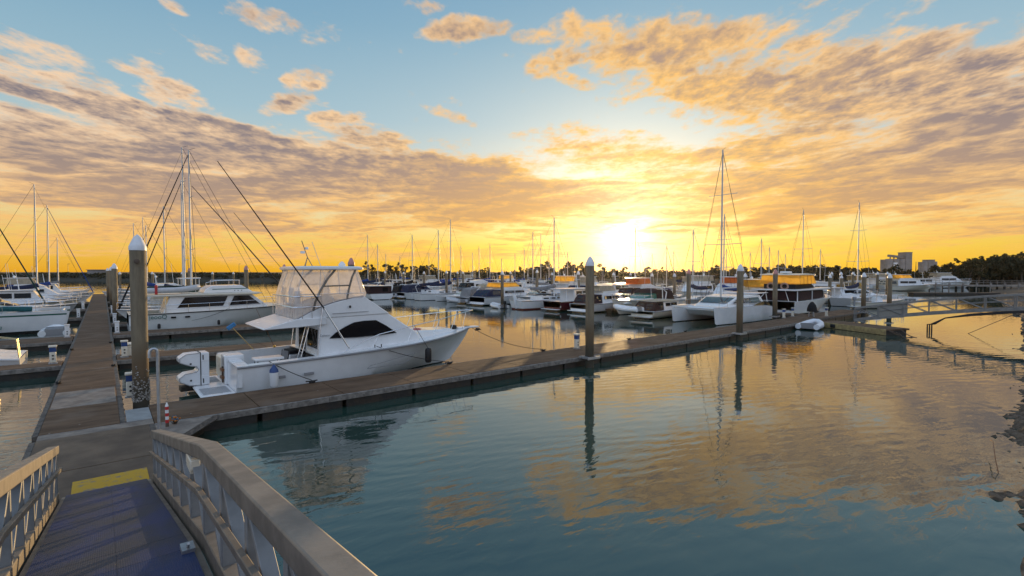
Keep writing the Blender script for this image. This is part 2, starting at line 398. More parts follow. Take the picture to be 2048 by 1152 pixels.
ext = dock('head dock beyond the small dinghy leading on towards the right gangway', 46.95, 61, 16.4, 19.0, 2.4, 'u')
gp = thing('corner_plate', 'grey triangular corner plate bracing the landing against the finger dock', 'dock corner', (.98, 13.9, 0))
m = MB(); pr = [(0.004, 0), (1.35, 2.14), (0.004, 2.14)]
m.add([(x, y, .30) for x, y in pr] + [(x, y, .44) for x, y in pr], [(2, 1, 0), (3, 4, 5), (0, 1, 4, 3), (1, 2, 5, 4), (2, 0, 3, 5)])
m.build('plate', m_deckpale, gp, bevel=.01)
m = MB(); m.tube([(.0, -.05, .36), (1.40, 2.14, .36)], .09, 4); m.build('waler', m_waler, gp)
m = MB(); m.add([(x, y, -.4) for x, y in [(.02, .4), (1.1, 2.1), (.02, 2.1)]] + [(x, y, .28) for x, y in [(.02, .4), (1.1, 2.1), (.02, 2.1)]], [(2, 1, 0), (3, 4, 5), (0, 1, 4, 3), (1, 2, 5, 4), (2, 0, 3, 5)]); m.build('float', m_float, gp)
cp = MB().bx(.42, .98, 16.75, 18.2, .36, .452).build('guide_plate', mat('grey_plate', (.30, .31, .31), .6, nscale=3, namt=.2), bevel=.01)
tag(cp, 'flat grey plate in the corner between main walkway and finger dock', 'dock plate')
for v0, v1, L, lab in ((28.7, 30.9, 12.6, 'side dock right of the walkway just behind the white sport fishing boat'), (40.2, 42.6, 15., 'side dock alongside the white trawler yacht'), (48.6, 50.3, 13, 'side dock right of the walkway beyond the white trawler yacht'), (60, 61.6, 13, 'side dock right of the walkway under the tall bare masts'), (72, 73.6, 13, 'farther side dock right of the walkway beyond the tall masts'), (86, 87.6, 13, 'far side dock near the right end of the walkway')):
    dock(lab, .42, .42 + L, v0, v1, 3.0, 'u', G_F, pale=(0,))
for v0, v1, L, lab in ((28.7, 30.3, 9, 'side dock left of the walkway below the white boat stern with a ladder'), (38.6, 41.6, 13, 'side dock left of the walkway in front of the green striped catamaran'), (57, 58.6, 13, 'side dock left of the walkway behind the green striped catamaran'), (70, 71.6, 13, 'side dock left of the walkway between the furled green and furled blue headsails'), (86, 87.6, 13, 'far side dock left of the walkway near the blue headsail')):
    dock(lab, -1.44 - L, -1.44, v0, v1, 3.0, 'u', G_F, pale=(0,))
# the other pier and its berths
dock('long pier in the right basin with boats berthed on both of its sides', 50.2, 52., 19.1, 122, 4, 'v')
for v in (26.6, 34.9, 43, 50, 58.5, 67, 76): dock('berth finger of the right basin pier, between the moored boats', 42.5, 50.1, v, v + .9, 4, 'u', 'berth fingers of the right basin')
dock('farther pier of the right basin among the distant masts', 86, 88, 34, 122, 6, 'v')
# right-hand pontoon carrying the far gangway
t = thing('pontoon', 'yellowish timber faced pontoon carrying the foot of the far right gangway', 'pontoon', (45.0, 15.9, 0), R(-26.5))
m = MB().bx(.10, 2.2, -6.05, 0, .32, .44); m.build('deck', m_deck, t, bevel=.01)
m = MB().bx(0, .095, -6.1, .05, .02, .43); m.build('waler', mat('ochre_timber', (.42, .32, .14), .75, nscale=4, ncol=(.26, .19, .09), bump=.4), t, bevel=.01)
m = MB().bx(-.09, -.003, -2.0, -1.6, .10, .36); m.build('fender', m_black, t, bevel=.03)
m = MB().bx(.15, 2.1, -5.9, -.1, -.4, .31); m.build('float', m_float, t)
m = MB()
for k in range(9): m.lathe([(.035, -.05), (.05, 0), (.035, .05)], 6, (.35 + .02 * (k % 2), -6.15 - k * .13, .30 - .045 * k * k * .12))
m.tube(catenary((.3, -6.1, .36), (.5, -7.6, .0), .12), .03, 6); m.tube(catenary((1.4, -6.1, .36), (1.0, -7.5, .0), .1), .03, 6)
m.build('chain', m_bolt, t)

# ------------------------------------------------------------------ piles
def pile(x, y, top, r=.2, label='', capm=None, collar=True, group='round concrete piles', barn=False, n=20):
    t = thing('pile', label, 'pile', (x, y, 0), 0, group)
    ch = r * 2.0
    MB().lathe([(r, -1.2), (r, top - ch - .05)], n).build('shaft', m_pile, t)
    MB().lathe([(r * 1.07, top - ch - .07), (r * 1.07, top - ch + .05), (r * .93, top - ch * .72), (r * .5, top - ch * .22), (r * .2, top - .03), (.004, top)], n).build('cap', capm or m_cap, t, smooth=50)
    if collar:
        m = MB()
        for s in (-1, 1):
            m.bx(-r - .22, r + .22, s * (r + .05) - .05 * (s < 0), s * (r + .05) + .05 * (s > 0), .40, .52)
            m.bx(s * (r + .05) - .05 * (s < 0), s * (r + .05) + .05 * (s > 0), -r - .049, r + .049, .402, .518)
        m.build('guide_frame', m_steel, t, bevel=.008)
        for k in range(4):
            a = k * math.pi / 2; m = MB()
            m.lathe([(.05, -.08), (.05, .08)], 8, ((r + .02) * math.cos(a), (r + .02) * math.sin(a), .46)); m.build('roller', m_black, t)
    if barn:
        m = MB()
        for k in range(330):
            a = rnd.uniform(math.pi, 2.35 * math.pi) - .5; z = .42 + abs(rnd.gauss(0, .36))
            if z > 1.6: continue
            s = rnd.uniform(.012, .032); ca, sa = math.cos(a), math.sin(a)
            m.sphere(((r + .004) * ca, (r + .004) * sa, z), s, 5, 4, (1, 1, .9))
        kind(m.build('barnacles', m_barn, t, smooth=0), 'stuff')
        m = MB(); m.lathe([(.05, 0), (.075, .02), (.075, .07), (.05, .08)], 12)
        o = m.build('hole_ring', m_bolt, t); o.location = (-.045, -r - .03, 4.78); o.rotation_euler = (R(90), 0, 0)
    return t
pile(.86, 19.45, 5.62, .215, 'tall thick pile with a white cone cap and barnacles at its foot, nearest the camera', barn=True, n=32, collar=False)
pile(17.56, 15.72, 5.20, .2, 'pile in a square guide frame standing alone at the middle of the finger dock')
pile(32.0, 15.72, 4.98, .2, 'pile in a square guide frame in front of the white catamaran')
pile(46.7, 19.75, 4.72, .2, 'pile with an orange tinted cap at the stern of the flybridge motor yacht', m_capp)
pile(58.2, 16.2, 4.42, .2, 'pile at the corner of the head dock, left of the far gangway foot')
pile(58.6, 14.2, 4.32, .2, 'pile with its foot behind the far gangway rails')
pile(.78, 54.3, 5.2, .2, 'second pile along the right edge of the main walkway', collar=False)
pile(.80, 78, 5.1, .2, 'third pile along the right edge of the main walkway', collar=False)
pile(.62, 101, 5.1, .2, 'farthest pile along the right edge of the main walkway', collar=False)
pile(12.6, 32.0, 5.4, .2, 'pink capped pile just above the hard top roof of the sport fishing boat', m_capp)
pile(13.4, 50.6, 5.2, .2, 'pile with a pink cap behind the left corner of the hard top roof', m_capp)
pile(11.6, 58.0, 5.15, .2, 'pile standing in clear water right of the white trawler yacht roof', m_capp)
pile(8.8, 77.5, 5.0, .2, 'pile with a pink cap behind the roof of the white trawler yacht', m_capp)
for (px, d, top, lab) in ((1004.5, 62, 4.6, 'pile beside the cruiser with the orange lit flybridge'), (1074, 72, 4.8, 'pile left of the pair of sailing masts'), (1156.5, 62, 4.6, 'pile behind the brown curtained cruiser'),
    (1227, 78, 4.4, 'pile in the golden glare right of the finger dock pile'), (1304, 70, 4.3, 'pile beside the orange canopy boats'), (1349, 66, 4.3, 'pile left of the purple boat cover'), (1377.5, 47, 4.75, 'pile with a red cap in front of the purple boat cover'),
    (1490.5, 57, 4.35, 'slim pile behind the catamaran stern'), (1610.5, 57, 4.3, 'pile with a yellow lit cap behind the flybridge motor yacht'), (1660, 66, 4.15, 'pile beside the dark windowed wheelhouse boat'), (1683, 74, 4.0, 'pile left of the power catamaran roof'),
    (770, 110, 4.7, 'slim distant pile by the dark red curtained boat'), (807, 110, 4.5, 'slim distant pile left of the tree line mast'), (848, 92, 4.6, 'distant pile behind the blue canopy catamaran'), (893, 80, 4.7, 'distant pile behind the sleek white catamaran'), (915, 100, 4.6, 'slim distant pile right of the two leaning masts'), (926, 104, 4.6, 'very slim distant pile right of the leaning masts'), (1021, 96, 4.6, 'distant pile near the low golden tree line'), (1104, 84, 4.4, 'distant pile left of the sunlit sport fisher'), (1261, 96, 4.3, 'distant pile under the setting sun')):
    a = (px - 1024) / 1000; x = a * d * math.cos(TH) + d * math.sin(TH); y = -a * d * math.sin(TH) + d * math.cos(TH)
    pile(x, y, top, .2, lab, m_capp if 'red cap' in lab else None, collar=False, n=12)
for k, (x, y) in enumerate(((-14, 96), (-20, 110), (-16, 118), (-24, 100), (2.6, 124), (8, 128), (13, 126), (18, 122), (23, 128), (5.5, 128), (96, 30), (104, 34), (108, 28), (112, 33), (118, 29))):
    pile(x, y, 4.5, .22, 'small far pile standing among the most distant berths', None, False, 'small far piles', n=10)

# ------------------------------------------------------------------ power pedestals, cleats, post, flowers, ladder pole
def pedestal(x, y, lab, col=0, s=1.):
    t = thing('power_pedestal', lab, 'power pedestal', (x, y, .45), rnd.uniform(-.1, .1), 'dock power pedestals')
    MB().bx(-.15, .15, -.12, .12, 0, .05).build('base', m_steel, t)
    MB().bx(-.11, .11, -.09, .09, .05, .52).build('cabinet', m_cream if col else m_white, t, bevel=.02)
    MB().bx(-.115, .115, -.095, .095, .52, .72).build('lamp_band', m_blue if col else m_white, t, bevel=.01)
    MB().bx(-.14, .14, -.12, .12, .72, .80).build('lid', m_cream if col else m_white, t, bevel=.02)
    m = MB(); m.lathe([(.035, 0), (.035, .02)], 10); o = m.build('socket', m_black, t); o.location = (0, -.09, .36); o.rotation_euler = (R(90), 0, 0)
    o2 = o.copy(); COL.objects.link(o2); o2.location = (0, -.09, .22)
    return t
for a in ((-1.75, 29.5, 'cream pedestal with a dark blue band on the dock below the white boat stern', 1), (-1.75, 40.8, 'plain white pedestal at the head of the dock before the green striped catamaran', 0), (.72, 29.6, 'cream pedestal with a dark blue band on the first side dock right of the walkway', 1), (.62, 20.0, 'cream pedestal with a blue band tucked behind the nearest pile', 1), (.66, 41.6, 'white pedestal right of the walkway before the white trawler yacht', 0), (.66, 49.6, 'white pedestal right of the walkway beyond the trawler yacht', 0), (-1.7, 57.8, 'white pedestal left of the walkway behind the green striped catamaran', 0), (-1.7, 70.8, 'small far pedestal at the left edge of the walkway', 0), (.66, 61, 'small far pedestal at the right edge of the walkway', 0),
    (19.0, 17.9, 'cream pedestal behind the lone finger dock pile', 1), (45.8, 18.6, 'cream pedestal at the foot of the orange capped pile', 1), (48., 18.75, 'cream pedestal with a black bag on top before the motor yacht hull', 1), (50.6, 16.9, 'cream pedestal at the corner by the dark covered barbecue', 1)): pedestal(*a)
def cleat(x, y, lab, z=.45, rz=0.):
    t = thing('mooring_cleat', lab, 'cleat', (x, y, z), rz, 'black mooring cleats')
    m = MB()
    for s in (-1, 1): m.tube([(s * .06, 0, 0), (s * .06, 0, .07)], .022, 8)
    m.build('foot', m_black, t); m = MB(); m.tube([(-.2, 0, .085), (-.1, 0, .075), (.1, 0, .075), (.2, 0, .085)], .024, 8); m.build('horn', m_black, t)
    m = MB()
    for k in range(3): m.tube([(.1 * math.cos(a) * (1 + .1 * k) + .02, .07 * math.sin(a), .03 + .022 * k) for a in [i * math.pi / 6 for i in range(13)]], .014, 6)
    m.build('rope_turns', m_rope, t)
    return t
cleat(5.75, 18.42, 'cleat with the stern line of the white sport fishing boat')
cleat(11.55, 18.42, 'cleat with the spring line near the black fender')
cleat(17.1, 18.42, 'cleat on the finger dock beyond the bow of the sport fishing boat')
for i, (x, y) in enumerate(((24, 18.4), (30, 18.4), (38, 18.4), (-1.3, 24), (.28, 27), (-1.3, 34), (.28, 36))): cleat(x, y, 'bare cleat on the edge of a dock', rz=0 if x > 2 else R(90))
t = thing('marker_post', 'short red and white banded post on the corner plate', 'post', (1.22, 15.62, .44)); t.scale = (.85, .85, .85)
m = MB(); m.lathe([(.045, 0), (.045, .12)], 12); m.build('foot', m_bolt, t)
for k in range(5): MB().lathe([(.048, .12 + .1 * k), (.048, .218 + .1 * k)], 14).build('band', m_red if k % 2 == 0 else m_white, t)
MB().lathe([(.05, .62), (.04, .66), (.012, .74)], 12).build('tip', m_white, t)
t = thing('flower_bunch', 'small bunch of orange and blue flowers lying by the banded post', 'flowers', (1.40, 15.78, .44))
m = MB(); m2 = MB(); m3 = MB()
for k in range(26):
    p = (rnd.gauss(0, .06), rnd.gauss(0, .06), .10 + abs(rnd.gauss(0, .05)))
    (m if k % 3 else m2).sphere(p, rnd.uniform(.02, .035), 6, 4)
    m3.tube([(p[0] * .3, p[1] * .3, 0), p], .006, 4)
kind(m.build('orange_petals', mat('orange_petal', (.55, .20, .04), .7), t), 'stuff'); kind(m2.build('blue_petals', mat('blue_petal', (.05, .14, .22), .7), t), 'stuff'); m3.build('stems', mat('stem_brown', (.07, .04, .02), .8), t)
t = thing('hand_pole', 'tall bent galvanised hand pole beside the nearest pile', 'hand pole', (1.0, 14.9, .45))
m = MB(); m.tube([(0, 0, 0), (0, 0, 2.05)] + [(-.08 + .08 * math.cos(a), 0, 2.05 + .08 * math.sin(a)) for a in [math.pi * i / 8 for i in range(1, 9)]] + [(-.16, 0, 1.92)], .036, 12); m.build('pole', m_steel, t)
MB().lathe([(.1, 0), (.1, .02), (.05, .03)], 12).build('base_flange', m_steel, t)
# yellow threshold of the near gangway lies on the landing
def yel_fn(t, b, tc):
    n = t.noise(tc, 9, 7, .75); t.put(b.inputs['Base Color'], t.mix(t.mr(n, .53, .62), (.52, .30, .006, 1), (.24, .19, .13, 1)))
y = MB().bx(-.52, .62, 11.74, 12.5, .452, .475).build('yellow_strip', mat('worn_yellow_paint', (.6, .45, .03), .65, bump=.3, bscale=50, fn=yel_fn), bevel=.006)
tag(y, 'worn yellow warning strip across the foot of the near gangway', 'warning strip')

# ------------------------------------------------------------------ near gangway
def gz(v):                                           # walking surface
    return .50 + (11.75 - v) * .227 if v > 5.25 else .50 + 6.5 * .227 + (5.25 - v) * .117
t = thing('near_gangway', 'aluminium gangway with blue matting sloping down to the landing in the foreground', 'gangway', (0, 0, 0))
vs = [11.72, 5.25, 2.0, -1.2]
def mat_fn(t_, b, tc):
    n = t_.noise(t_.v('MULTIPLY', tc, (1.2, .5, 1)), 1.5, 4, .6); f = t_.noise(tc, 8, 5, .7)
    c = t_.mix(t_.mr(n, .36, .60), (.004, .022, .105, 1), (.014, .024, .050, 1))  # noise patches of a sunlit tone painted into the shaded navy
    c = t_.mix(t_.mr(f, .5, .75, 0, .5), c, (.009, .020, .080, 1)); t_.put(b.inputs['Base Color'], c)
    w = t_.new('ShaderNodeTexVoronoi'); t_.put(w.inputs['Vector'], tc); w.inputs['Scale'].default_value = 62; w.inputs['Randomness'].default_value = .1
    bn = t_.new('ShaderNodeBump'); bn.inputs['Strength'].default_value = .55; bn.inputs['Distance'].default_value = .006; t_.put(bn.inputs['Height'], w.outputs[0]); t_.l.new(bn.outputs[0], b.inputs['Normal'])
m_mat = mat('blue_rubber_mat', (.02, .04, .14), .58, fn=mat_fn)
m = MB(); jn = [11.72, 10.9, 8.4, 5.9, 5.25, 3.5, 1.0, -1.2]
for a, b in zip(jn, jn[1:]):
    for x0, x1 in (((-.575, .042), (.044, .575)) if a < 11 else ((-.575, .575),)):
        q = [(x0, a - .0015, gz(a)), (x1, a - .0015, gz(a)), (x1, b + .0015, gz(b)), (x0, b + .0015, gz(b))]
        m.add(q + [(p[0], p[1], p[2] - .02) for p in q], [(0, 1, 2, 3), (7, 6, 5, 4), (0, 4, 5, 1), (1, 5, 6, 2), (2, 6, 7, 3), (3, 7, 4, 0)])
m.build('mat', m_mat, t)
m = MB()
for a, b in zip(vs, vs[1:]):
    q = [(-.63, a, gz(a) - .022), (.63, a, gz(a) - .022), (.63, b, gz(b) - .022), (-.63, b, gz(b) - .022)]
    m.add(q + [(p[0], p[1], p[2] - .05) for p in q], [(0, 1, 2, 3), (7, 6, 5, 4), (0, 4, 5, 1), (1, 5, 6, 2), (2, 6, 7, 3), (3, 7, 4, 0)])
m.build('deck_plate', m_alu, t)
def sweep(m, pts, w, h, x0):
    """rectangular section swept along (v,z) points at x0..x0+w, hanging h below"""
    m.loft([[(x0, v, z), (x0 + w, v, z), (x0 + w, v, z - h), (x0, v, z - h)] for v, z in pts], True)
    o = len(m.v) - 4 * len(pts); m.f.append([o, o + 1, o + 2, o + 3]); e = len(m.v); m.f.append([e - 1, e - 2, e - 3, e - 4]); m.mi += [0, 0]
RH = .915
for s in (1, -1):
    xi = .64 if s > 0 else -.64 - .15
    path = [(v, gz(v)) for v in (11.55, 5.25, 2.0, -1.2)]
    m = MB(); sweep(m, [(v, z + RH) for v, z in path], .15, .14, xi); m.build('handrail', m_alu, t, bevel=.012)
    m = MB(); sweep(m, [(v, z + .10) for v, z in path], .12, .20, xi + .015); m.build('bottom_chord', m_alu, t, bevel=.01)
    m = MB(); sweep(m, [(v, z + .53) for v, z in path], .045, .06, .605 if s > 0 else -.65); m.build('mid_rail', m_alu, t, bevel=.006)
    pv = [11.48 - .89 * k for k in range(15)]
    for i, v in enumerate(pv):
        z = gz(v); m = MB(); xc = .715 * s
        m.bx(xc - .05, xc + .05, v - .035, v + .035, z + .08, z + RH - .12)
        m.build('post', m_alup, t, bevel=.006)
        if i + 1 < len(pv):
            v2 = pv[i + 1]; m = MB(); a = Vector((xc, v - .03, gz(v) + RH - .14)); b = Vector((xc, v2 + .04, gz(v2) + .09))
            d = Vector((0, -(b - a).z, (b - a).y)).normalized() * .022
            e = Vector((.045, 0, 0)); q = [a - e - d, a + e - d, a + e + d, a - e + d]; q2 = [p + (b - a) for p in q]
            m.loft([q, q2], True); m.build('brace', m_alup, t, bevel=.004)
m = MB(); m.box((.69, 6.1, gz(6.1) + .70), (.09, .34, .11)); o = m.build('light_housing', m_cream, t, bevel=.012)
MB().box((.69, 6.1, gz(6.1) + .63), (.08, .32, .025)).build('light_diffuser', m_cream, t)
for s in (-1, 1): m = MB(); m.box((s * .535, 5.2, gz(5.2) + .02), (.10, .16, .04)); m.tube([(s * .535, 5.2, gz(5.2) + .02), (s * .535, 5.13, gz(5.2) + .09)], .012, 6); m.build('hinge', m_steel, t)

# ------------------------------------------------------------------ far gangway at the right
t = thing('far_gangway', 'long arched grey truss gangway rising from the pontoon to the right bank', 'gangway', (0, 0, 0))
A = Vector((50.0, 13.2, .55)); B = Vector((66.5, -11.5, 2.65))
A = Vector((47.9, 13.9, .55)); B = Vector((51.8, -7.5, 2.3))
dv = (B - A); dv.z = 0; Lg = dv.length; dv.normalize(); sv = Vector((-dv.y, dv.x, 0))
def gp_(s, off, up):
    f = s / Lg; z = .50 + 1.95 * (1 - (1 - f) ** 2.2)
    return A + dv * s + sv * off + Vector((0, 0, z - A.z + up))
m_gal = mat('dull_grey_aluminium', (.24, .24, .235), .5, .2, nscale=3, namt=.25)
N = 14
for off in (-.6, .6):
    for nm, up, w, h in (('top_chord', .98, .045, .055), ('bottom_chord', .0, .05, .10)):
        m = MB(); m.loft([[gp_(Lg * i / N, off - w, up - h), gp_(Lg * i / N, off + w, up - h), gp_(Lg * i / N, off + w, up + h), gp_(Lg * i / N, off - w, up + h)] for i in range(N + 1)], True); m.build(nm, m_gal, t)
    m = MB(); m.tube([gp_(Lg * i / N, off, .55) for i in range(N + 1)], .025, 6); m.build('mid_rail', m_gal, t)
    for i in range(0, N + 1):
        m = MB(); m.tube([gp_(Lg * i / N, off, 0), gp_(Lg * i / N, off, 1.0)], .045, 4); m.build('post', m_gal, t)
        if i < N:
            m = MB(); m.tube([gp_(Lg * i / N, off, 1.0), gp_(Lg * (i + 1) / N, off, .05)], .03, 4); m.build('brace', m_gal, t)
m = MB(); m.loft([[gp_(Lg * i / N, -.55, -.06), gp_(Lg * i / N, .55, -.06), gp_(Lg * i / N, .55, -.02), gp_(Lg * i / N, -.55, -.02)] for i in range(N + 1)], True); m.build('deck', m_gal, t)
m = MB(); m.loft([[gp_(Lg * i / N, -.5, .75), gp_(Lg * i / N, -.5, 1.0)] for i in range(0, 5)]); 
for off in (-.56,):
    m = MB(); q = [gp_(1.6, off, .05), gp_(3.4, off, .05), gp_(3.4, off, .95), gp_(1.6, off, .95)]; m.add(q + [p + sv * .02 for p in q], [(0, 1, 2, 3), (7, 6, 5, 4), (0, 4, 5, 1), (1, 5, 6, 2), (2, 6, 7, 3), (3, 7, 4, 0)]); m.build('mesh_panel', mat('grey_mesh_panel', (.30, .29, .26), .6, nscale=40, namt=.3), t)
t2 = thing('service_pipes', 'dark drooping hoses hanging under the far gangway into the water', 'hoses')
for k in range(3):
    m = MB(); s0 = 4.6 + .12 * k
    m.tube([gp_(12, -.62, -.14 - .05 * k), gp_(9, -.62, -.16 - .05 * k), gp_(7, -.63, -.22 - .05 * k), gp_(5.6, -.64, -.40), gp_(s0 + .2, -.64, -.8)] + [Vector((gp_(s0, -.64, 0).x + .04 * k, gp_(s0, -.64, 0).y, z)) for z in (.5, .1, -.3)], .045, 8); m.build('hose', m_black, t2)
m = MB(); m.tube([gp_(9.5, -.66, -.2), gp_(6.5, -.9, -.3) - Vector((0, 0, 1.5))], .02, 6); m.build('strut', m_bolt, t2)
# ------------------------------------------------------------------ boats: common pieces
def boot_fn(col, boot, z0, stripe=None, zs=None):
    def fn(t, b, tc):
        z = t.sep(tc)[2]; n = t.noise(tc, 1.6, 4)
        c = t.mix(t.mr(n, .35, .7), tuple(col) + (1,), tuple(x * .93 for x in col) + (1,))
        st = t.noise(t.v('MULTIPLY', tc, (3, 3, .35)), 2.2, 4, .6)                     # faint run marks
        c = t.mix(t.mr(st, .58, .8, 0, .25), c, tuple(x * .72 for x in col) + (1,))
        if stripe: c = t.mix(t.m('MULTIPLY', t.m('GREATER_THAN', z, zs[0]), t.m('LESS_THAN', z, zs[1])), c, tuple(stripe) + (1,))
        c = t.mix(t.m('LESS_THAN', z, z0), c, tuple(boot) + (1,))
        t.put(b.inputs['Base Color'], c)
    return fn
def hull_mat(name, col, boot=(.02, .02, .025), z0=.07, rough=.22, stripe=None, zs=None):
    return mat(name, col, rough, coat=.3, fn=boot_fn(col, boot, z0, stripe, zs))
WH = (.80, .81, .82)
def hull_rings(L, B, zs, rake=.12, fine=2.3, full=.52, stern=.93, chine=.86, zc=.18, zk=-.35, bowc=.30, n=20, trake=0., flare=.0):
    """ring k: keel, chine, mid, sheer on one side (y<0). zs(t) is the sheer height"""
    out = []
    for i in range(n + 1):
        t = i / n; t = 1 - (1 - t) ** 1.25
        hb = B / 2 * (lerp(stern, 1, min(t / full, 1) ** .8) if t < full else max(1 - ((t - full) / (1 - full)) ** fine, .012))
        zsh = zs(t); zch = zc + (zsh * .45 - zc) * max(0, (t - .45) / .55) ** 2
        zke = zk + (zch * .2 - zk) * max(0, (t - .5) / .5) ** 3
        cw = hb * lerp(chine, bowc, max(0, (t - .25) / .75) ** 1.4)
        def P(y, z):
            f = (z - zk) / max(zsh - zk, .01)
            Lx = L * (1 - rake * (1 - f) ** 1.3 * t)
            return (t * Lx + trake * f * (1 - t), y, z)
        mid = (cw + (hb - cw) * lerp(.62, .38, t)); zm = lerp(zch, zsh, .5)
        out.append([P(0, zke), P(-cw, zch), P(-mid, zm), P(-lerp(mid, hb, .62 - flare * t), lerp(zm, zsh, .6)), P(-hb, zsh)])
    return out
def mir(p): return (p[0], -p[1], p[2])
def make_hull(t, m, L, B, zs, deck_m=None, cockpit=None, sole=.5, gun=.3, name='hull', lip=.0, yoff=0., camber=.04, **k):
    rg = hull_rings(L, B, zs, **k)
    h = MB(); h.loft([[(p[0], p[1] + yoff, p[2]) for p in r] + [(q[0], -q[1] + yoff, q[2]) for q in reversed(r[:-1])][0:0] for r in rg])
    h.loft([[(p[0], -p[1] + yoff, p[2]) for p in reversed(r)] for r in rg])
    r0 = rg[0]; h.add([(p[0], p[1] + yoff, p[2]) for p in r0] + [(p[0], -p[1] + yoff, p[2]) for p in reversed(r0[1:])], [tuple(range(2 * len(r0) - 1))])
    h.build(name, m, t, smooth=45)
    # deck, with an open cockpit if there is one
    d = MB(); sh = [r[-1] for r in rg]
    c0, c1 = cockpit or (-9, -9)
    for a, b in zip(sh, sh[1:]):
        open_ = cockpit and a[0] >= c0 - .01 and b[0] <= c1 + .3
        if open_:
            for s in (1, -1):
                ya, yb = abs(a[1]), abs(b[1])
                d.quad((a[0], s * ya + yoff, a[2] + .01), (b[0], s * yb + yoff, b[2] + .01), (b[0], s * (yb - gun) + yoff, b[2] + .03), (a[0], s * (ya - gun) + yoff, a[2] + .03))
                d.quad((a[0], s * (ya - gun) + yoff, a[2] + .03), (b[0], s * (yb - gun) + yoff, b[2] + .03), (b[0], s * (yb - gun) + yoff, sole), (a[0], s * (ya - gun) + yoff, sole))
            d.quad((a[0], a[1] + gun + yoff, sole), (b[0], b[1] + gun + yoff, sole), (b[0], -b[1] - gun + yoff, sole), (a[0], -a[1] - gun + yoff, sole))
        else:
            d.quad((a[0], a[1] + yoff, a[2] + .01), (b[0], b[1] + yoff, b[2] + .01), (b[0], yoff, b[2] + .01 + camber), (a[0], yoff, a[2] + .01 + camber))
            d.quad((a[0], -a[1] + yoff, a[2] + .01), (a[0], yoff, a[2] + .01 + camber), (b[0], yoff, b[2] + .01 + camber), (b[0], -b[1] + yoff, b[2] + .01))
    d.build('deck', deck_m or m, t, smooth=45)
    g = MB()
    for s in (1, -1): g.tube([(p[0] + .01, s * (abs(p[1]) + .012) + yoff, p[2] - .03) for p in sh], .035, 6)
    return sh, g
def railing(t, pts, h, r=.014, mid=False, name='guard_rail', lean=0., n=6, m=None):
    """pts: deck edge points; top rail and stanchions"""
    m = m or m_stainless
    k = MB(); k.tube([(p[0], p[1], p[2] + h) for p in pts], r, n); k.build(name, m, t)
    if mid: k = MB(); k.tube([(p[0], p[1], p[2] + h * .5) for p in pts], r * .7, 5); k.build(name, m, t)
    for p in pts: k = MB(); k.tube([(p[0] - lean, p[1], p[2]), (p[0], p[1], p[2] + h)], r * .85, 5); k.build('stanchion', m, t)
def fender(x, y, z, lab, white=True, h=.6, r=.13, top=None):
    t = thing('fender', lab, 'fender', (x, y, z), 0, 'fenders hanging beside hulls')
    MB().lathe([(.02, 0), (r * .8, .02), (r, .08), (r, h - .08), (r * .8, h), (.03, h + (.02 if not top else .22)), (.02, h + .03 if not top else h + .26)] if not top else [(.02, 0), (r * .8, .02), (r, .08), (r, h)], 16).build('body', m_white if white else m_black, t)
    if top: MB().lathe([(r * 1.03, h - .02), (r * .95, h + .06), (.03, h + .24)], 16).build('cone_top', m_blue, t)
    return t
def clear_fn(tint, dens=.42, diff=.42):
    def fn(t, b, tc):
        tr = t.new('ShaderNodeBsdfTransparent'); tr.inputs[0].default_value = tuple(min(1, c * 1.05) for c in tint) + (1,)
        tl = t.new('ShaderNodeBsdfTranslucent'); tl.inputs[0].default_value = tuple(tint) + (1,)
        n = t.noise(tc, 2.2, 4, .6)
        b.inputs['Base Color'].default_value = tuple(c * .85 for c in tint) + (1,); b.inputs['Roughness'].default_value = .18
        m1 = t.new('ShaderNodeMixShader'); m1.inputs[0].default_value = diff; t.l.new(tl.outputs[0], m1.inputs[1]); t.l.new(b.outputs[0], m1.inputs[2])
        m2 = t.new('ShaderNodeMixShader'); t.put(m2.inputs[0], t.mr(n, .3, .7, dens - .10, dens + .16, 'LINEAR')); t.l.new(tr.outputs[0], m2.inputs[1]); t.l.new(m1.outputs[0], m2.inputs[2])
        t.l.new(m2.outputs[0], t.n['Material Output'].inputs[0])
        bn = t.new('ShaderNodeBump'); bn.inputs['Strength'].default_value = .4; bn.inputs['Distance'].default_value = .03
        t.put(bn.inputs['Height'], t.noise(t.v('MULTIPLY', tc, (2.5, 2.5, .5)), 2, 3)); t.l.new(bn.outputs[0], b.inputs['Normal']); t.l.new(bn.outputs[0], tl.inputs['Normal'])
    return fn
m_clear = mat('clear_vinyl', (.9, .8, .75), .2, fn=clear_fn((.95, .93, .94), .48, .50))
def canvas(name, col, trans=.25):
    def fn(t, b, tc):
        n = t.noise(t.v('MULTIPLY', tc, (1, 1, .6)), 3.5, 5, .6)
        c = t.mix(t.mr(n, .3, .7), tuple(col) + (1,), tuple(x * .75 for x in col) + (1,)); t.put(b.inputs['Base Color'], c)
        tl = t.new('ShaderNodeBsdfTranslucent'); t.put(tl.inputs[0], c)
        mx = t.new('ShaderNodeMixShader'); mx.inputs[0].default_value = trans; t.l.new(b.outputs[0], mx.inputs[1]); t.l.new(tl.outputs[0], mx.inputs[2]); t.l.new(mx.outputs[0], t.n['Material Output'].inputs[0])
    return mat(name, col, .85, bump=.35, bscale=9, fn=fn)
c_navy = canvas('navy_canvas', (.018, .026, .07), .1); c_black = canvas('black_canvas', (.015, .013, .014), .1); c_brown = canvas('brown_canvas', (.055, .024, .016), .12)
c_maroon = canvas('maroon_canvas', (.035, .012, .014), .08); c_green = canvas('green_canvas', (.01, .055, .045), .15); c_teal = canvas('teal_canvas', (.02, .13, .14), .2)
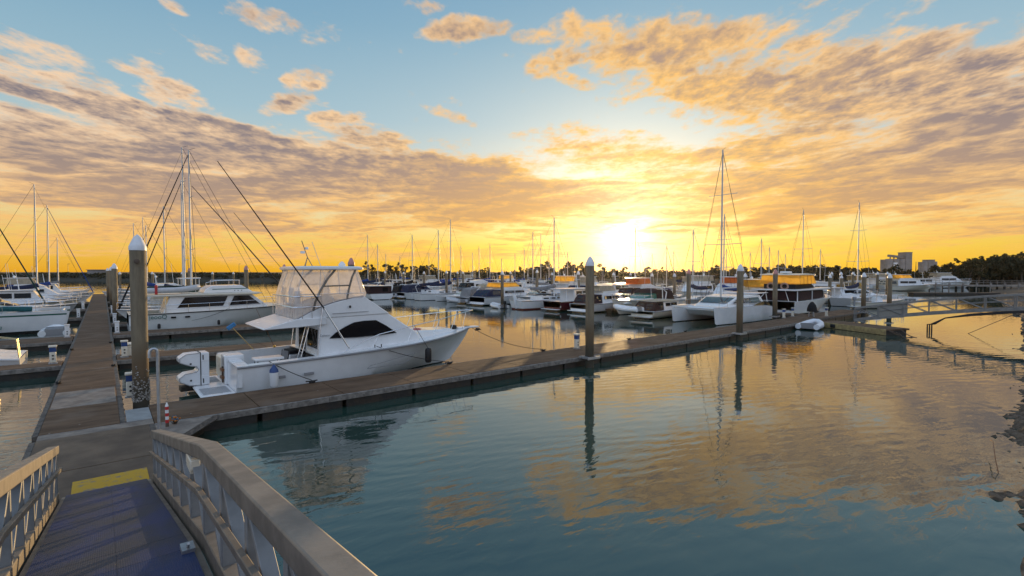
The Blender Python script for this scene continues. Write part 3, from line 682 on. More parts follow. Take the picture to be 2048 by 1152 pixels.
c_blue = canvas('blue_canvas', (.02, .07, .30), .2); c_purple = canvas('purple_canvas', (.07, .05, .13), .2); c_cream = canvas('cream_canvas', (.62, .55, .42), .35)
c_orange = mat('orange_curtain', (.9, .6, .3), .4, fn=clear_fn((1., .76, .30), .50, .12)); c_tan = canvas('tan_canvas', (.42, .32, .16), .3); c_grey = canvas('grey_canvas', (.30, .30, .31), .2); c_rust = mat('rust_curtain', (.5, .2, .06), .5, fn=clear_fn((.62, .30, .12), .72, .3))
m_tint = mat('tinted_glass', (.012, .016, .018), .06, spec=.6); m_gglass = mat('green_windscreen', (.05, .16, .13), .08, spec=.6)
m_mast = mat('mast_paint', (.60, .59, .57), .5, 0); m_wood = mat('varnished_wood', (.22, .09, .035), .35, nscale=4, namt=.3, stretch=(.3, 3, 3))
m_wire = mat('rigging_wire', (.05, .05, .05), .4, .6); m_grey = mat('grey_plastic', (.25, .25, .26), .5); m_seat = mat('white_vinyl', (.70, .69, .67), .5)
m_teal = mat('teal_paint', (.02, .12, .10), .35); m_inflat = mat('grey_hypalon', (.55, .56, .58), .6, nscale=6, namt=.1)
def text_part(t, body, size, loc, rot, m, name='lettering', sx=1., depth=.004, shear=0.):
    cu = bpy.data.curves.new('lettering', 'FONT'); cu.body = body; cu.size = size; cu.extrude = depth; cu.align_x = 'CENTER'; cu.shear = shear
    o = bpy.data.objects.new('tmp', cu); COL.objects.link(o)
    dg = bpy.context.evaluated_depsgraph_get(); me = bpy.data.meshes.new_from_object(o.evaluated_get(dg)); bpy.data.objects.remove(o)
    me.materials.clear(); me.materials.append(m); q = bpy.data.objects.new(name, me); COL.objects.link(q)
    if t: q.parent = t
    q.location = loc; q.rotation_euler = rot; q.scale = (sx, 1, 1); return q

# ------------------------------------------------------------------ the white sport fishing boat
m_hero = hull_mat('sportfisher_gelcoat', WH, (.04, .045, .05), .04)
sf = thing('sport_fishing_boat', 'large white sport fishing boat with a curtained flying bridge, moored at the finger dock', 'boat', (3.5, 21.15, 0))
zs = lambda t: 1.17 + .45 * t ** 1.5
sh, g = make_hull(sf, m_hero, 10.95, 4.25, zs, m_white, cockpit=(.1, 2.75), sole=.42, gun=.34, rake=.17, fine=2.15, full=.5, stern=.93, chine=.90, zc=.10, zk=-.5, bowc=.16, n=34, flare=.34)
g.build('rub_rail', m_grey, sf)
m = MB(); m.tube([(x, -2.005 - .055 * min(1, x / 4) + max(0, x - 5.6) ** 1.7 * .03, .20 + .012 * x) for x in [i * .5 for i in range(2, 15)]], .012, 5); m.build('spray_rail', m_grey, sf)
for x in (1.2, 2.2): m = MB(); m.bx(x, x + .35, -2.075, -2.03, .62, .72); m.build('hull_vent', m_grey, sf, bevel=.01)
m = MB(); m.bx(.02, .20, -1.95, 1.95, .42, 1.19); m.build('transom', m_white, sf, bevel=.04)
m = MB(); m.bx(-1.05, .0, -1.85, 1.85, .20, .30); sp = m.build('swim_platform', m_white, sf, bevel=.05)
m = MB()
for k in range(9): m.bx(-.95, -.12, -1.62 + k * .13, -1.575 + k * .13, .302, .308)
for k in range(9): m.bx(-.95, -.12, .5 + k * .13, .545 + k * .13, .302, .308)
kind(m.build('slats', m_grey, sp), 'stuff')
# transom door block with steps and side bait cabinet
m = MB(); m.bx(-.10, .55, -.35, .40, .30, 1.36); db = m.build('transom_cabinet', m_white, sf, bevel=.04)
MB().bx(-.108, -.09, -.2, .12, 1.0, 1.25).build('hatch', m_grey, db)
for z in (.52, .80): MB().bx(-.20, -.105, -.30, .05, z, z + .09).build('step', m_wood, db)
MB().bx(-.16, -.105, -.14, -.08, .36, .96).build('step_rail', m_bolt, db)
m = MB(); m.bx(-.12, .5, .45, 1.35, .45, 1.22); m.build('bait_cabinet', m_cream, sf, bevel=.04)
# deckhouse
hw = lambda x, z: 1.60 - .07 * (z - 1.2) - (.10 * (x - 5.0) if x > 5 else 0)
house = [(2.9, 1.12), (2.95, 2.34), (2.3, 2.385), (2.1, 2.66), (5.87, 2.70), (6.88, 2.03), (7.35, 1.74), (7.4, 1.15)]
m = MB(); m.slab(house, hw); hs = m.build('deckhouse', m_white, sf, bevel=.06, seg=3)
win = [(3.33, 1.86), (3.58, 2.06), (3.95, 2.26), (4.33, 2.41), (4.75, 2.45), (5.27, 2.44), (5.75, 2.17), (6.22, 1.85), (5.5, 1.82), (4.4, 1.815)]
for s in (-1, 1):
    m = MB(); m.patch(win, hw, s, .006, .03); wo_ = m.build('side_window', m_glass, hs)
    m = MB(); m.tube([(x, s * (hw(x, z) + .006), z) for x, z in win + win[:1]], .012, 5); m.build('window_frame', m_black, wo_)
text_part(hs, 'Caloou', .13, (3.12, -1.60, 1.95), (R(90), 0, 0), m_grey)
m = MB(); m.quad((2.895, -.15, 1.45), (2.895, -1.35, 1.45), (2.925, -1.35, 2.2), (2.925, -.15, 2.2)); m.build('aft_window', m_glass, hs)
m = MB(); m.bx(2.86, 2.90, .1, .85, .6, 2.2); m.build('cabin_door', m_glass, hs)
m = MB(); m.slab([(6.6, 1.3), (6.86, 1.98), (7.35, 1.80), (8.5, 1.74), (9.5, 1.72), (9.9, 1.60), (9.9, 1.4)], lambda x, z: max(1.42 - .30 * (x - 6.6) * .95 - .4 * (z - 1.4), .25)); m.build('foredeck_trunk', m_white, sf, bevel=.07, seg=3)
# flying bridge: overhang, coaming, curtain, hard top
m = MB(); m.slab([(.95, 2.34), (.98, 2.385), (2.12, 2.685), (3.2, 2.69), (3.2, 2.42), (2.2, 2.37)], lambda x, z: 1.62 if x > 1.3 else 1.5); m.build('bridge_overhang', m_white, sf, bevel=.035, seg=3)
cw_ = lambda x, z: 1.56 - .10 * (z - 2.6) - (.08 * (x - 4.6) if x > 4.6 else 0)
co_ = [(2.12, 2.66), (2.6, 2.90), (3.07, 3.10), (3.5, 3.23), (3.89, 3.32), (4.4, 3.41), (4.79, 3.46), (5.9, 2.69)]
for s in (-1, 1):
    m = MB(); m.patch(co_, cw_, s, .0, .09); m.build('bridge_coaming', m_white, sf, bevel=.03)
    m = MB(); m.tube([(x, s * (cw_(x, z) - .03), z + .02) for x, z in co_[:-1]], .022, 6); m.build('coaming_rail', m_grey, sf)
m = MB(); m.slab([(4.79, 3.46), (4.70, 3.42), (5.75, 2.69), (5.92, 2.69)], cw_); m.build('bridge_front', m_white, sf, bevel=.05, seg=3)
m = MB(); m.patch([(3.45, 2.80), (4.95, 2.83), (4.95, 2.845), (3.45, 2.82)], cw_, -1, .006, .02); m.build('moulded_line', m_grey, sf)
m = MB(); m.box((4.15, -1.57, 3.06), (.07, .07, .10)); m.build('deck_light', m_black, sf, bevel=.015)
def rrect(x0, x1, w, z, r=.25, n=4, bulge=.0):
    o = []
    for cx, cy, a0 in ((x0 + r, -w + r, 180), (x1 - r, -w + r, 270), (x1 - r, w - r, 0), (x0 + r, w - r, 90)):
        for i in range(n + 1):
            a = R(a0 + 90 * i / n); o.append((cx + r * math.cos(a), cy + r * math.sin(a), z))
    return o
m = MB(); m.loft([rrect(2.06, 5.0, 1.43, 2.70), rrect(2.08, 4.93, 1.44, 3.1), rrect(2.10, 4.88, 1.46, 3.36), rrect(2.11, 4.92, 1.56, 3.58), rrect(2.24, 4.76, 1.50, 4.05), rrect(2.38, 4.62, 1.42, 4.54)], True)
cc = m.build('clear_curtain', m_clear, sf, smooth=60)
m_seam = mat('white_binding', (.62, .60, .60), .6)
for x0, x1 in ((2.12, 2.40), (2.95, 3.05), (3.75, 3.72), (4.62, 4.42)):
    m = MB(); m.tube([(x0, -1.57, 3.58), (lerp(x0, x1, .5), -1.51, 4.05), (x1, -1.43, 4.52)], .013, 5); m.build('zip_seam', m_seam, cc)
m = MB(); m.tube([(2.2, -1.575, 3.60), (4.75, -1.575, 3.60)], .014, 5); m.build('zip_seam', m_seam, cc)
for y in (-.5, .5): m = MB(); m.tube([(2.09, y, 3.58), (2.22, y, 4.05), (2.36, y, 4.52)], .013, 5); m.build('zip_seam', m_seam, cc)
m = MB(); m.loft([rrect(2.32, 4.72, 1.50, 4.53, .3), rrect(2.24, 4.82, 1.58, 4.56, .34), rrect(2.24, 4.82, 1.58, 4.63, .34), rrect(2.36, 4.7, 1.46, 4.68, .32)], True)
n4 = 20; m.f.append(list(range(n4 - 1, -1, -1))); m.f.append(list(range(3 * n4, 4 * n4))); m.mi += [0, 0]
ht = m.build('hard_top', m_white, sf, bevel=.0)
for s in (-1, 1):
    m = MB(); m.tube([(2.72, s * 1.46, 2.85), (2.80, s * 1.53, 3.3), (3.0, s * 1.55, 3.75), (3.3, s * 1.50, 4.2), (3.62, s * 1.42, 4.54)], .045, 8); m.build('top_strut', m_alu, sf)
    m = MB(); m.tube([(4.05, s * 1.52, 3.40), (4.12, s * 1.55, 3.8), (4.28, s * 1.48, 4.25), (4.45, s * 1.42, 4.54)], .040, 8); m.build('top_strut', m_alu, sf)
    m = MB(); m.tube([(3.08, s * 1.55, 3.90), (4.16, s * 1.54, 3.92)], .03, 6); m.build('top_strut', m_alu, sf)
for z in (3.52, 3.12):
    m = MB(); m.tube([(3.0, -1.58, z)] + [p for p in rrect(2.0, 4.9, 1.60, z)[0:5]][::-1] + [(2.0, 1.3, z)], .022, 6); m.build('bridge_rail', m_stainless, sf)
for k in range(8):
    y = -1.35 + k * .39; m = MB(); m.tube([(2.0, y, 2.68), (2.0, y, 3.52)], .012, 5); m.build('bridge_rail_bar', m_stainless, sf)
for x in (2.3, 2.65, 3.0):
    m = MB(); m.tube([(x, -1.60, 2.68), (x, -1.60, 3.52)], .012, 5); m.build('bridge_rail_bar', m_stainless, sf)
for x, y in ((2.65, -.55), (2.75, .6), (3.9, -.2)):
    m = MB(); m.bx(x - .25, x + .25, y - .25, y + .25, 3.1, 3.22); m.bx(x - .28, x - .16, y - .25, y + .25, 3.223, 3.85); m.bx(x - .08, x + .08, y - .08, y + .08, 2.7, 3.097); m.build('helm_seat', m_seat, sf, bevel=.05)
m = MB(); m.slab([(4.3, 2.7), (4.3, 3.45), (4.5, 3.7), (4.75, 3.45), (4.85, 2.7)], .6); m.build('helm_console', m_white, sf, bevel=.03)
m = MB(); m.bx(2.1, 5.0, -1.4, 1.4, 2.692, 2.70); m.build('bridge_floor', m_cream, sf)
# instruments on the hard top
m = MB(); m.tube([(2.93, .1, 4.66), (3.0, 0, 5.05)], .018, 6); m.tube([(3.18, -.1, 4.66), (3.0, 0, 5.05)], .018, 6); m.tube([(2.83, -.15, 4.66), (3.0, 0, 5.05), (2.78, 0, 5.72)], .018, 6)
am = m.build('instrument_mast', m_alu, ht)
for c, d in (((2.81, 0, 5.25), (.16, .12, .10)), ((2.98, .03, 5.42), (.12, .1, .10))): MB().box(c, d).build('lamp', m_white, am, bevel=.01)
m = MB(); m.lathe([(.13, 0), (.15, .08), (.06, .20), (.01, .22)], 14, (4.35, -.2, 4.68)); m.build('dome_aerial', m_white, ht)
m = MB(); m.tube([(3.55, -1.5, 3.2), (2.7, -1.55, 5.6)], .010, 5); m.build('whip_aerial', m_white, sf)
# outriggers
for s in (-1, 1):
    m = MB(); m.tube([(4.0, s * 1.86, 1.40), (3.06, s * 1.74, 3.05)], .032, 8); m.build('outrigger_base', m_stainless, sf)
    m = MB(); m.tube([(3.06, s * 1.74, 3.05), (.95, s * 2.35, 5.9), (-.62, s * 2.95, 7.95)], .030, 8, .012); m.build('outrigger_pole', m_black, sf)
    m = MB(); m.tube([(3.02, s * 1.70, 3.05), (2.78, s * 1.72, 1.20)], .018, 6); m.build('outrigger_stay', m_stainless, sf)
m = MB(); m.tube([(2.5, 1.6, 4.5), (.75, 2.2, 6.9)], .010, 5); m.build('fishing_rod', m_black, sf)
# bow rail, pulpit, anchor, hatch
for s in (-1, 1):
    pts = [(3.55, s * 2.04, 1.28), (4.4, s * 1.98, 1.62), (5.2, s * 1.93, 1.90), (6.9, s * 1.78, 2.14), (8.4, s * 1.38, 2.27), (9.6, s * .86, 2.39), (10.5, s * .42, 2.47), (11.0, s * .22, 2.50), (11.15, 0, 2.50)]
    m = MB(); m.tube(pts, .020, 8); m.build('bow_rail', m_stainless, sf)
    for (x, y, z, dx, dz) in ((5.2, 1.93, 1.90, .35, .62), (6.9, 1.78, 2.14, .38, .78), (8.4, 1.38, 2.27, .38, .80), (9.6, .86, 2.39, .30, .86), (10.5, .42, 2.47, .22, .88)):
        m = MB(); m.tube([(x, s * y, z), (x - dx, s * (y - .02), z - dz)], .014, 6); m.build('stanchion', m_stainless, sf)
m = MB(); m.bx(10.2, 11.45, -.20, .20, 1.60, 1.68); m.build('bow_pulpit', m_white, sf, bevel=.03)
m = MB(); m.tube([(11.55, 0, 1.60), (10.7, 0, 1.70)], .03, 6); m.add([(11.5, -.16, 1.55), (11.5, .16, 1.55), (11.75, 0, 1.44), (11.35, 0, 1.40)], [(0, 1, 2), (0, 2, 3), (1, 3, 2), (0, 3, 1)]); m.build('anchor', m_bolt, sf)
m = MB(); m.bx(9.9, 10.15, -.12, .12, 1.62, 1.80); m.build('windlass', m_black, sf, bevel=.03)
m = MB(); m.lathe([(.20, 0), (.20, .04), (.16, .07)], 14, (7.7, -.5, 1.78)); m.build('rope_coil', mat('pink_rope', (.42, .14, .14), .8), sf)
m = MB(); q = [(5.3, .78), (6.75, 1.02), (6.45, .74), (6.1, .62), (4.6, .60), (4.75, .70)]
m.tube([(x, -2.14 + .0 * x, z) for x, z in q + q[:1]], .010, 4); m.build('hull_panel_line', m_grey, sf)
for x in (5.0, 5.28): m = MB(); m.tube([(x, -1.98, 1.38), (x, -1.98, 1.50)], .02, 6); m.build('deck_cleat', m_black, sf)
# cockpit furniture
tb = thing('cutting_table', 'small white topped table on black legs in the sport fishing boat cockpit', 'table', (4.75, 20.3, .42))
MB().bx(-.50, .50, -.32, .32, .74, .84).build('table_top', m_white, tb, bevel=.03)
for x in (-.4, .4):
    for y in (-.25, .25): m = MB(); m.tube([(x, y, 0), (x, y, .74)], .016, 6); m.build('leg', m_black, tb)
m = MB(); m.tube([(-.4, -.25, .2), (.4, -.25, .6)], .012, 5); m.build('brace', m_black, tb)
ch = thing('deck_chair', 'black framed folding chair standing in the cockpit beside the boarding ladder', 'chair', (5.55, 20.9, .42), R(20))
for y in (-.22, .22): m = MB(); m.tube([(-.2, y, 0), (-.12, y, .4), (.0, y, .95)], .018, 6); m.tube([(.25, y, 0), (-.12, y, .42)], .018, 6); m.build('frame', m_black, ch)
MB().bx(-.15, .25, -.2, .2, .40, .43).build('seat', c_grey, ch); MB().bx(-.06, -.03, -.2, .2, .55, .93).build('backrest', c_grey, ch)
m = MB()
for y in (-.2, .2): m.tube([(2.35, -.4 + y, .42), (2.88, -.4 + y, 2.40)], .02, 6)
for k in range(6): f = (k + .7) / 6.4; m.tube([(lerp(2.35, 2.88, f), -.6, lerp(.42, 2.4, f)), (lerp(2.35, 2.88, f), -.2, lerp(.42, 2.4, f))], .018, 5)
m.build('boarding_ladder', m_stainless, sf)
m = MB(); m.bx(2.35, 2.88, .35, 1.5, .42, 1.05); m.build('cockpit_cabinet', m_white, sf, bevel=.03); m = MB(); m.box((2.6, .95, 1.13), (.45, .8, .15)); m.build('cushion', c_black, sf, bevel=.05)
t = thing('deck_brush', 'long handled brush with a blue head leaning out of the boat cockpit', 'brush', (4.45, 22.9, 1.1))
m = MB(); m.tube([(.45, 0, 0), (-.35, .25, 1.05)], .016, 6); m.build('handle', mat('yellow_handle', (.45, .30, .10), .5), t); o = MB().box((0, 0, 0), (.36, .13, .16)).build('brush_head', mat('blue_bristle', (.05, .20, .42), .8), t, bevel=.03); o.location = (-.4, .26, 1.12); o.rotation_euler = (0, R(-35), 0)
t = thing('fishing_rod', 'slim fishing rod with a gold reel standing by the far cockpit side', 'fishing rod', (5.7, 22.9, 1.05))
m = MB(); m.tube([(0, 0, 0), (-.75, .15, 1.9)], .014, 6, .005); m.build('rod', m_wood, t); m = MB(); m.lathe([(.05, -.05), (.06, 0), (.05, .05)], 10, (-.08, 0, .22)); m.build('reel', mat('gold_reel', (.6, .36, .08), .3, .8), t)
# tender stood on its side behind the stern
t = thing('upturned_tender', 'white moulded twin hull tender standing on its side behind the boat stern', 'tender', (2.55, 21.6, .30), R(3)); t.scale = (.84, .9, .84)
pf = [(.16, 0), (.5, 0), (.5, 1.42), (.16, 1.42), (-.36, 1.40), (-.60, 1.24), (-.60, 1.06), (-.20, .88), (.02, .84), (.10, .70), (.02, .60), (-.40, .56), (-.62, .40), (-.62, .24), (-.24, .03)]
pf = [(x, z) for x, z in pf]
m = MB(); m.slab(pf, .36); m.build('hull', m_white, t, bevel=.035, seg=2)
m = MB(); m.tube([(x, -.362, z) for x, z in pf[3:] + pf[:1]], .012, 5); m.build('seam', m_grey, t)
m = MB(); m.tube([(.17, -.37, 0), (.17, -.37, 1.43), (.17, .37, 1.43)], .02, 5); m.build('strap', m_black, t)
MB().bx(.18, .49, -.385, -.357, 1.05, 1.40).build('hatch_panel', m_white, t, bevel=.01); MB().bx(.18, .49, -.385, -.357, .03, .42).build('hatch_panel', m_white, t, bevel=.01)
for z in (1.22, .20): MB().bx(.24, .28, -.40, -.383, z - .1, z + .1).build('latch', m_black, t)
for z in (.98, .26): m = MB(); m.lathe([(.04, 0), (.04, .012)], 10); o = m.build('drain_plug', m_black, t); o.location = (-.2, -.36, z); o.rotation_euler = (R(90), 0, 0)
MB().box((-.1, 0, -.1), (.9, .5, .2)).build('cradle', m_float, t)
fender(4.62, 18.93, .38, 'white fender with a pointed blue top hanging beside the boat stern', True, .55, .15, True)
fender(10.85, 18.98, .52, 'black fender hanging by a line near the bow of the sport fishing boat', False, .62, .14)
def rope(lab, a, b, sag, r=.014, grp=None, nm='mooring_line', m=None):
    o = MB().tube(catenary(a, b, sag), r, 6).build(nm, m or m_rope); return tag(o, lab, 'rope', grp)
rope('dark stern line from the sport fishing boat cockpit to a dock cleat', (4.55, 19.3, 1.25), (5.75, 18.42, .56), .05)
rope('spring line from the sport fishing boat side deck to the cleat by the black fender', (8.6, 19.25, 1.42), (11.55, 18.42, .56), .12)
rope('bow line from the anchor pulpit down to the dock cleat', (14.6, 21.1, 1.60), (17.1, 18.42, .56), .25)
rope('thin line holding the black fender from the bow rail', (10.4, 19.35, 2.12), (10.85, 18.98, 1.14), .0, .010)
rope('short line holding the blue topped fender', (4.62, 19.02, 1.2), (4.62, 18.93, 1.15), 0., .010)
# ------------------------------------------------------------------ sailing yachts
h_white = hull_mat('white_hull', WH); h_cream = hull_mat('cream_hull', (.70, .66, .56)); h_redboot = hull_mat('white_hull_red_boot', WH, (.14, .02, .015), .16)
h_navy = hull_mat('navy_hull', (.02, .03, .08), (.1, .02, .02), .1); h_maroon = hull_mat('maroon_hull', (.09, .012, .018), (.02, .02, .02), .06); h_stripe = hull_mat('white_hull_blue_line', WH, (.02, .03, .08), .10, stripe=(.03, .06, .2), zs=(.62, .70))
h_green = hull_mat('white_hull_green_line', WH, (.015, .012, .01), .22, stripe=(.012, .10, .07), zs=(1.28, 1.39))
h_grey = hull_mat('grey_hull', (.42, .43, .44)); h_redb = hull_mat('red_hull', (.35, .03, .02))
def mast_rig(t, mx, L, h, bow, fz, cover, furl=None, spread=2, boom=.38, r=.085, yb=0., chain=None, sz=1.0, boomz=1.9):
    m = MB(); m.tube([(mx, 0, fz), (mx, 0, h)], r, 8, r * .7); mo = m.build('mast', m_mast, t)
    m = MB(); m.tube([(mx, 0, h), (mx - .5, 0, h + .25)], .012, 4); m.build('wind_vane', m_wire, mo)
    ch = chain or L * .15
    for k in range(spread):
        z = lerp(fz, h, (k + 1) / (spread + 1) + .03); w = ch * (.85 - .2 * k)
        m = MB(); m.tube([(mx - .15, -w, z + .05), (mx, 0, z), (mx - .15, w, z + .05)], .028, 5); m.build('spreader', m_mast, mo)
        for s in (-1, 1):
            if k == 0: m = MB(); m.tube([(mx - .1, s * ch, fz * .8), (mx - .15, s * w, z + .05), (mx, s * .05, h * .97)], .011 * sz, 4); m.build('shroud', m_wire, t)
    for s in (-1, 1): m = MB(); m.tube([(mx - .4, s * ch * .9, fz * .8), (mx, s * .05, lerp(fz, h, .5))], .011 * sz, 4); m.build('shroud', m_wire, t)
    m = MB(); m.tube([(bow - .15, 0, fz * .95), (mx, 0, h * .98)], .012 * sz if not furl else .055 * max(sz, 1), 6, .010 if not furl else .03); m.build('forestay' if not furl else 'furled_headsail', m_wire if not furl else furl, t)
    m = MB(); m.tube([(.1, 0, fz), (mx, 0, h)], .012 * sz, 4); m.build('backstay', m_wire, t)
    bl = L * boom
    if bl > 0:
        m = MB(); m.tube([(mx, 0, fz + boomz - 1), (mx - bl, 0, fz + boomz - .95)], .06, 6); m.build('boom', m_mast, t)
        if cover:
            m = MB(); n = 7; m.tube([(mx + .12 - (bl + .1) * i / n, 0, fz + boomz - 1 + .10 + (.75 * math.exp(-4.5 * i / n) + .12) * .5) for i in range(n + 1)], .20, 8, .12, flat=1.5); m.build('sail_cover', cover, t, smooth=60)
def sailboat(label, mu, v, h, rz=0., L=None, hm=None, cover=None, furl=None, group='sailing yachts at their berths', spread=2, hood=None, sz=1., mizzen=0, boot=None, boom=.38):
    L = L or max(8.5, min(13, h * .82)); B = L * .31; mx = L * .57
    flip = abs(rz) > 1.5
    t = thing('sailing_yacht', label, 'sailing yacht', (mu + mx if flip else mu - mx, v, 0), rz, group)
    f0 = .85 + L * .012; zs_ = lambda q: f0 + .10 * (1 - q) ** 2 + .28 * q ** 2
    sh_, g_ = make_hull(t, hm or h_white, L, B, zs_, m_white, cockpit=(.3, L * .26), sole=.5, gun=B * .2, rake=.15, fine=2., full=.5, stern=.72, chine=.86, zc=-.02, zk=-.4, bowc=.2, n=16, trake=-.35)
    g_.build('toe_rail', m_wood if boot else m_grey, t)
    cw2 = lambda x, z: B * .33 - .12 * (z - 1) - max(0, x - L * .55) * .11
    pr = [(L * .27, f0), (L * .275, f0 + .50), (L * .42, f0 + .48), (L * .60, f0 + .38), (L * .72, f0 + .20), (L * .73, f0)]
    m = MB(); m.slab(pr, cw2); cr = m.build('coach_roof', m_white, t, bevel=.04)
    for s in (-1, 1):
        for a in (.31, .42, .53):
            m = MB(); m.patch([(L * a, f0 + .20), (L * a, f0 + .36), (L * (a + .08), f0 + .34), (L * (a + .08), f0 + .20)], cw2, s, .006, .02); m.build('window', m_glass, cr)
    mast_rig(t, mx, L, h, L, f0 + .35, cover, furl, spread, boom, chain=B * .45, sz=sz)
    if mizzen:
        m = MB(); m.tube([(L * .16, 0, f0), (L * .16, 0, mizzen)], .07, 8, .05); m.build('mizzen_mast', m_mast, t)
    pts = [(p[0], p[1] + .05, p[2]) for p in sh_[2:-1:3]]
    for s in (1, -1):
        q = [(p[0], p[1] * s, p[2]) for p in pts] + [(L - .05, -.12 * s, zs_(1))]
        railing(t, q, .58, .012 * sz, name='guard_wire')
    if hood:
        m = MB(); m.loft([[(L * .36, y, f0 + .45 + .02) for y in (-B * .3, -B * .25, 0, B * .25, B * .3)], [(L * .30, -B * .3, f0 + .5), (L * .30, -B * .26, f0 + 1.05), (L * .30, 0, f0 + 1.15), (L * .30, B * .26, f0 + 1.05), (L * .30, B * .3, f0 + .5)], [(L * .24, -B * .3, f0 + .3), (L * .24, -B * .27, f0 + 1.1), (L * .24, 0, f0 + 1.2), (L * .24, B * .27, f0 + 1.1), (L * .24, B * .3, f0 + .3)]]); m.build('spray_hood', hood, t)
    return t
PI = math.pi
G_S = 'sailing yachts at their berths'
for a in (
    # left of the walkway, bows to the dock
    ('sailing yacht with a dark green furled headsail reaching out of the left edge', -9.5, 66, 14, 0, 12.5, h_white, c_blue, c_green, 2, c_blue, 1.4),
    ('tall masted sailing yacht with a navy and tan boom cover on the left', -6.5, 88, 15.6, 0, 12, h_white, c_navy, None, 2, None, 1.2),
    ('sailing yacht with a blue furled headsail at the far left end of the walkway', -6.2, 102, 14.4, 0, 12, h_white, c_blue, c_blue, 2, c_grey, 1.3),
    ('sailing yacht with a shorter mast at the far left berths', -6, 118, 10.4, 0, 9.5, h_white, c_grey, None, 1, None, 1.2),
    # right of the walkway
    ('sailing yacht with a tall mast and dark furled headsail behind the white trawler yacht', 6.2, 53.4, 15.4, PI, 12.5, h_white, c_green, c_black, 2, c_green, 1.5),
    ('sailing yacht with the tallest mast, behind the white trawler yacht', 6.2, 58, 16.5, PI, 13, h_white, c_green, None, 3, c_navy, 1.3),
    ('sailing yacht with a dark furled headsail, third mast behind the trawler yacht', 6.9, 66, 14.6, PI, 11, h_cream, c_navy, c_black, 2, None, 1.3),
    ('sailing yacht with a slim mast left of the tall pair of masts', 6.0, 75.5, 12.6, PI, 10, h_white, c_navy, None, 1, c_navy, 1.2),
    ('small sailing yacht with its mast close right of the big pile', 5.0, 90, 11.2, PI, 9.5, h_white, c_blue, None, 1, None, 1.2),
    ('far sailing yacht with its mast just above the big pile cap', 4.2, 106, 12.7, PI, 10, h_white, None, None, 1, None, 1.2),
    ('farthest sailing yacht with its mast right above the big pile cap', 6.2, 120, 15, PI, 11, h_white, None, None, 2, None, 1.2),
    # right basin, near row
    ('white sailing yacht with a red boot stripe and raised rudder in the near row', 44, 45.4, 11.3, 0, 10.4, h_redboot, c_grey, None, 2, None, 1.1),
    ('sailing yacht with a navy boom cover and right of the two leaning masts', 44, 69.6, 13, 0, 10.4, h_white, c_navy, None, 2, None, 1.1),
    ('sailing yacht with a navy sprayhood and left of the two leaning masts', 44, 73.4, 11.5, 0, 9.6, h_white, c_navy, None, 2, c_navy, 1.1),
    ('sailing yacht with a black boom cover and one lone pale mast', 44, 82.6, 11.2, 0, 9.6, h_redboot, c_black, None, 1, None, 1.1),
    ('sailing yacht with a lower mast near the dark red curtained boat', 44, 97.5, 10.1, 0, 9.4, h_white, c_navy, None, 1, None, 1.1),
    ('sailing yacht with a tall mast and mizzen beyond the dark red curtained boat', 44, 102.5, 12.4, 0, 11, h_navy, c_blue, None, 2, None, 1.1),
    # across the pier and farther
    ('sailing yacht with the taller of the close pair of masts by the round tree', 57, 64, 11.3, PI, 10, h_white, c_grey, None, 2, None, 1.1),
    ('sailing yacht with a mast tied dark at the foot, left of the catamaran mast', 57, 34, 9.7, PI, 9, h_white, c_navy, None, 1, None, 1.1),
    ('sailing yacht with its mast close right of the tall catamaran mast', 57, 30, 11.3, PI, 10, h_white, c_blue, None, 2, None, 1.1),
    ('far sailing yacht at the left end of the farther pier', 80, 121, 12.1, 0, 10, h_white, c_blue, None, 1, None, 1.),
    ('far sailing yacht with a thin mast above the orange lit flybridge', 80, 112, 11.4, 0, 10, h_white, c_navy, None, 1, None, 1.),
    ('far sailing yacht with crossed stays above the orange lit flybridge', 80, 107, 11.9, 0, 10, h_white, c_blue, None, 1, c_blue, 1.),
    ('far sailing yacht with a short mast left of the round tree', 80, 93, 10.2, 0, 9, h_white, c_blue, None, 1, None, 1.),
    ('far sailing yacht with its mast in front of the round tree', 80, 87, 13.4, 0, 10.5, h_white, c_grey, None, 2, None, 1.),
    ('far sailing yacht with a mast right of the round tree', 80, 81, 10.9, 0, 9.5, h_white, c_green, None, 1, None, 1.),
    ('sailing yacht with its mast standing in the white glare right of the sun', 80, 60, 12.9, 0, 10.5, h_navy, c_navy, None, 1, None, 1.),
    ('small far sailing yacht with a ragged furled sail right of the glare', 80, 53, 9.3, 0, 9, h_white, None, c_tan, 1, None, 1.),
    ('far sailing yacht with a short mast left of the flybridge motor yacht', 80, 36, 9.7, 0, 9, h_white, c_navy, None, 1, None, 1.),
    ('far sailing yacht with a very short thin mast by the motor yacht', 92, 40, 8.9, 0, 8.5, h_white, None, None, 1, None, 1.),
    ('far sailing yacht with a tall mast above the flybridge motor yacht', 80, 30, 13.6, 0, 11, h_white, c_blue, None, 1, None, 1.1),
    ('far sailing yacht with a tall mast right behind the right head dock pile', 80, 23, 13.9, 0, 11, h_grey, c_navy, None, 2, None, 1.1)):
    lab, mu, v, h, rz, L, hm, cov, fur, sp_, hood, sz = a
    sailboat(lab, mu, v, h, rz, L, hm, cov, fur, G_S, sp_, hood, sz, boot=hm is h_redboot)

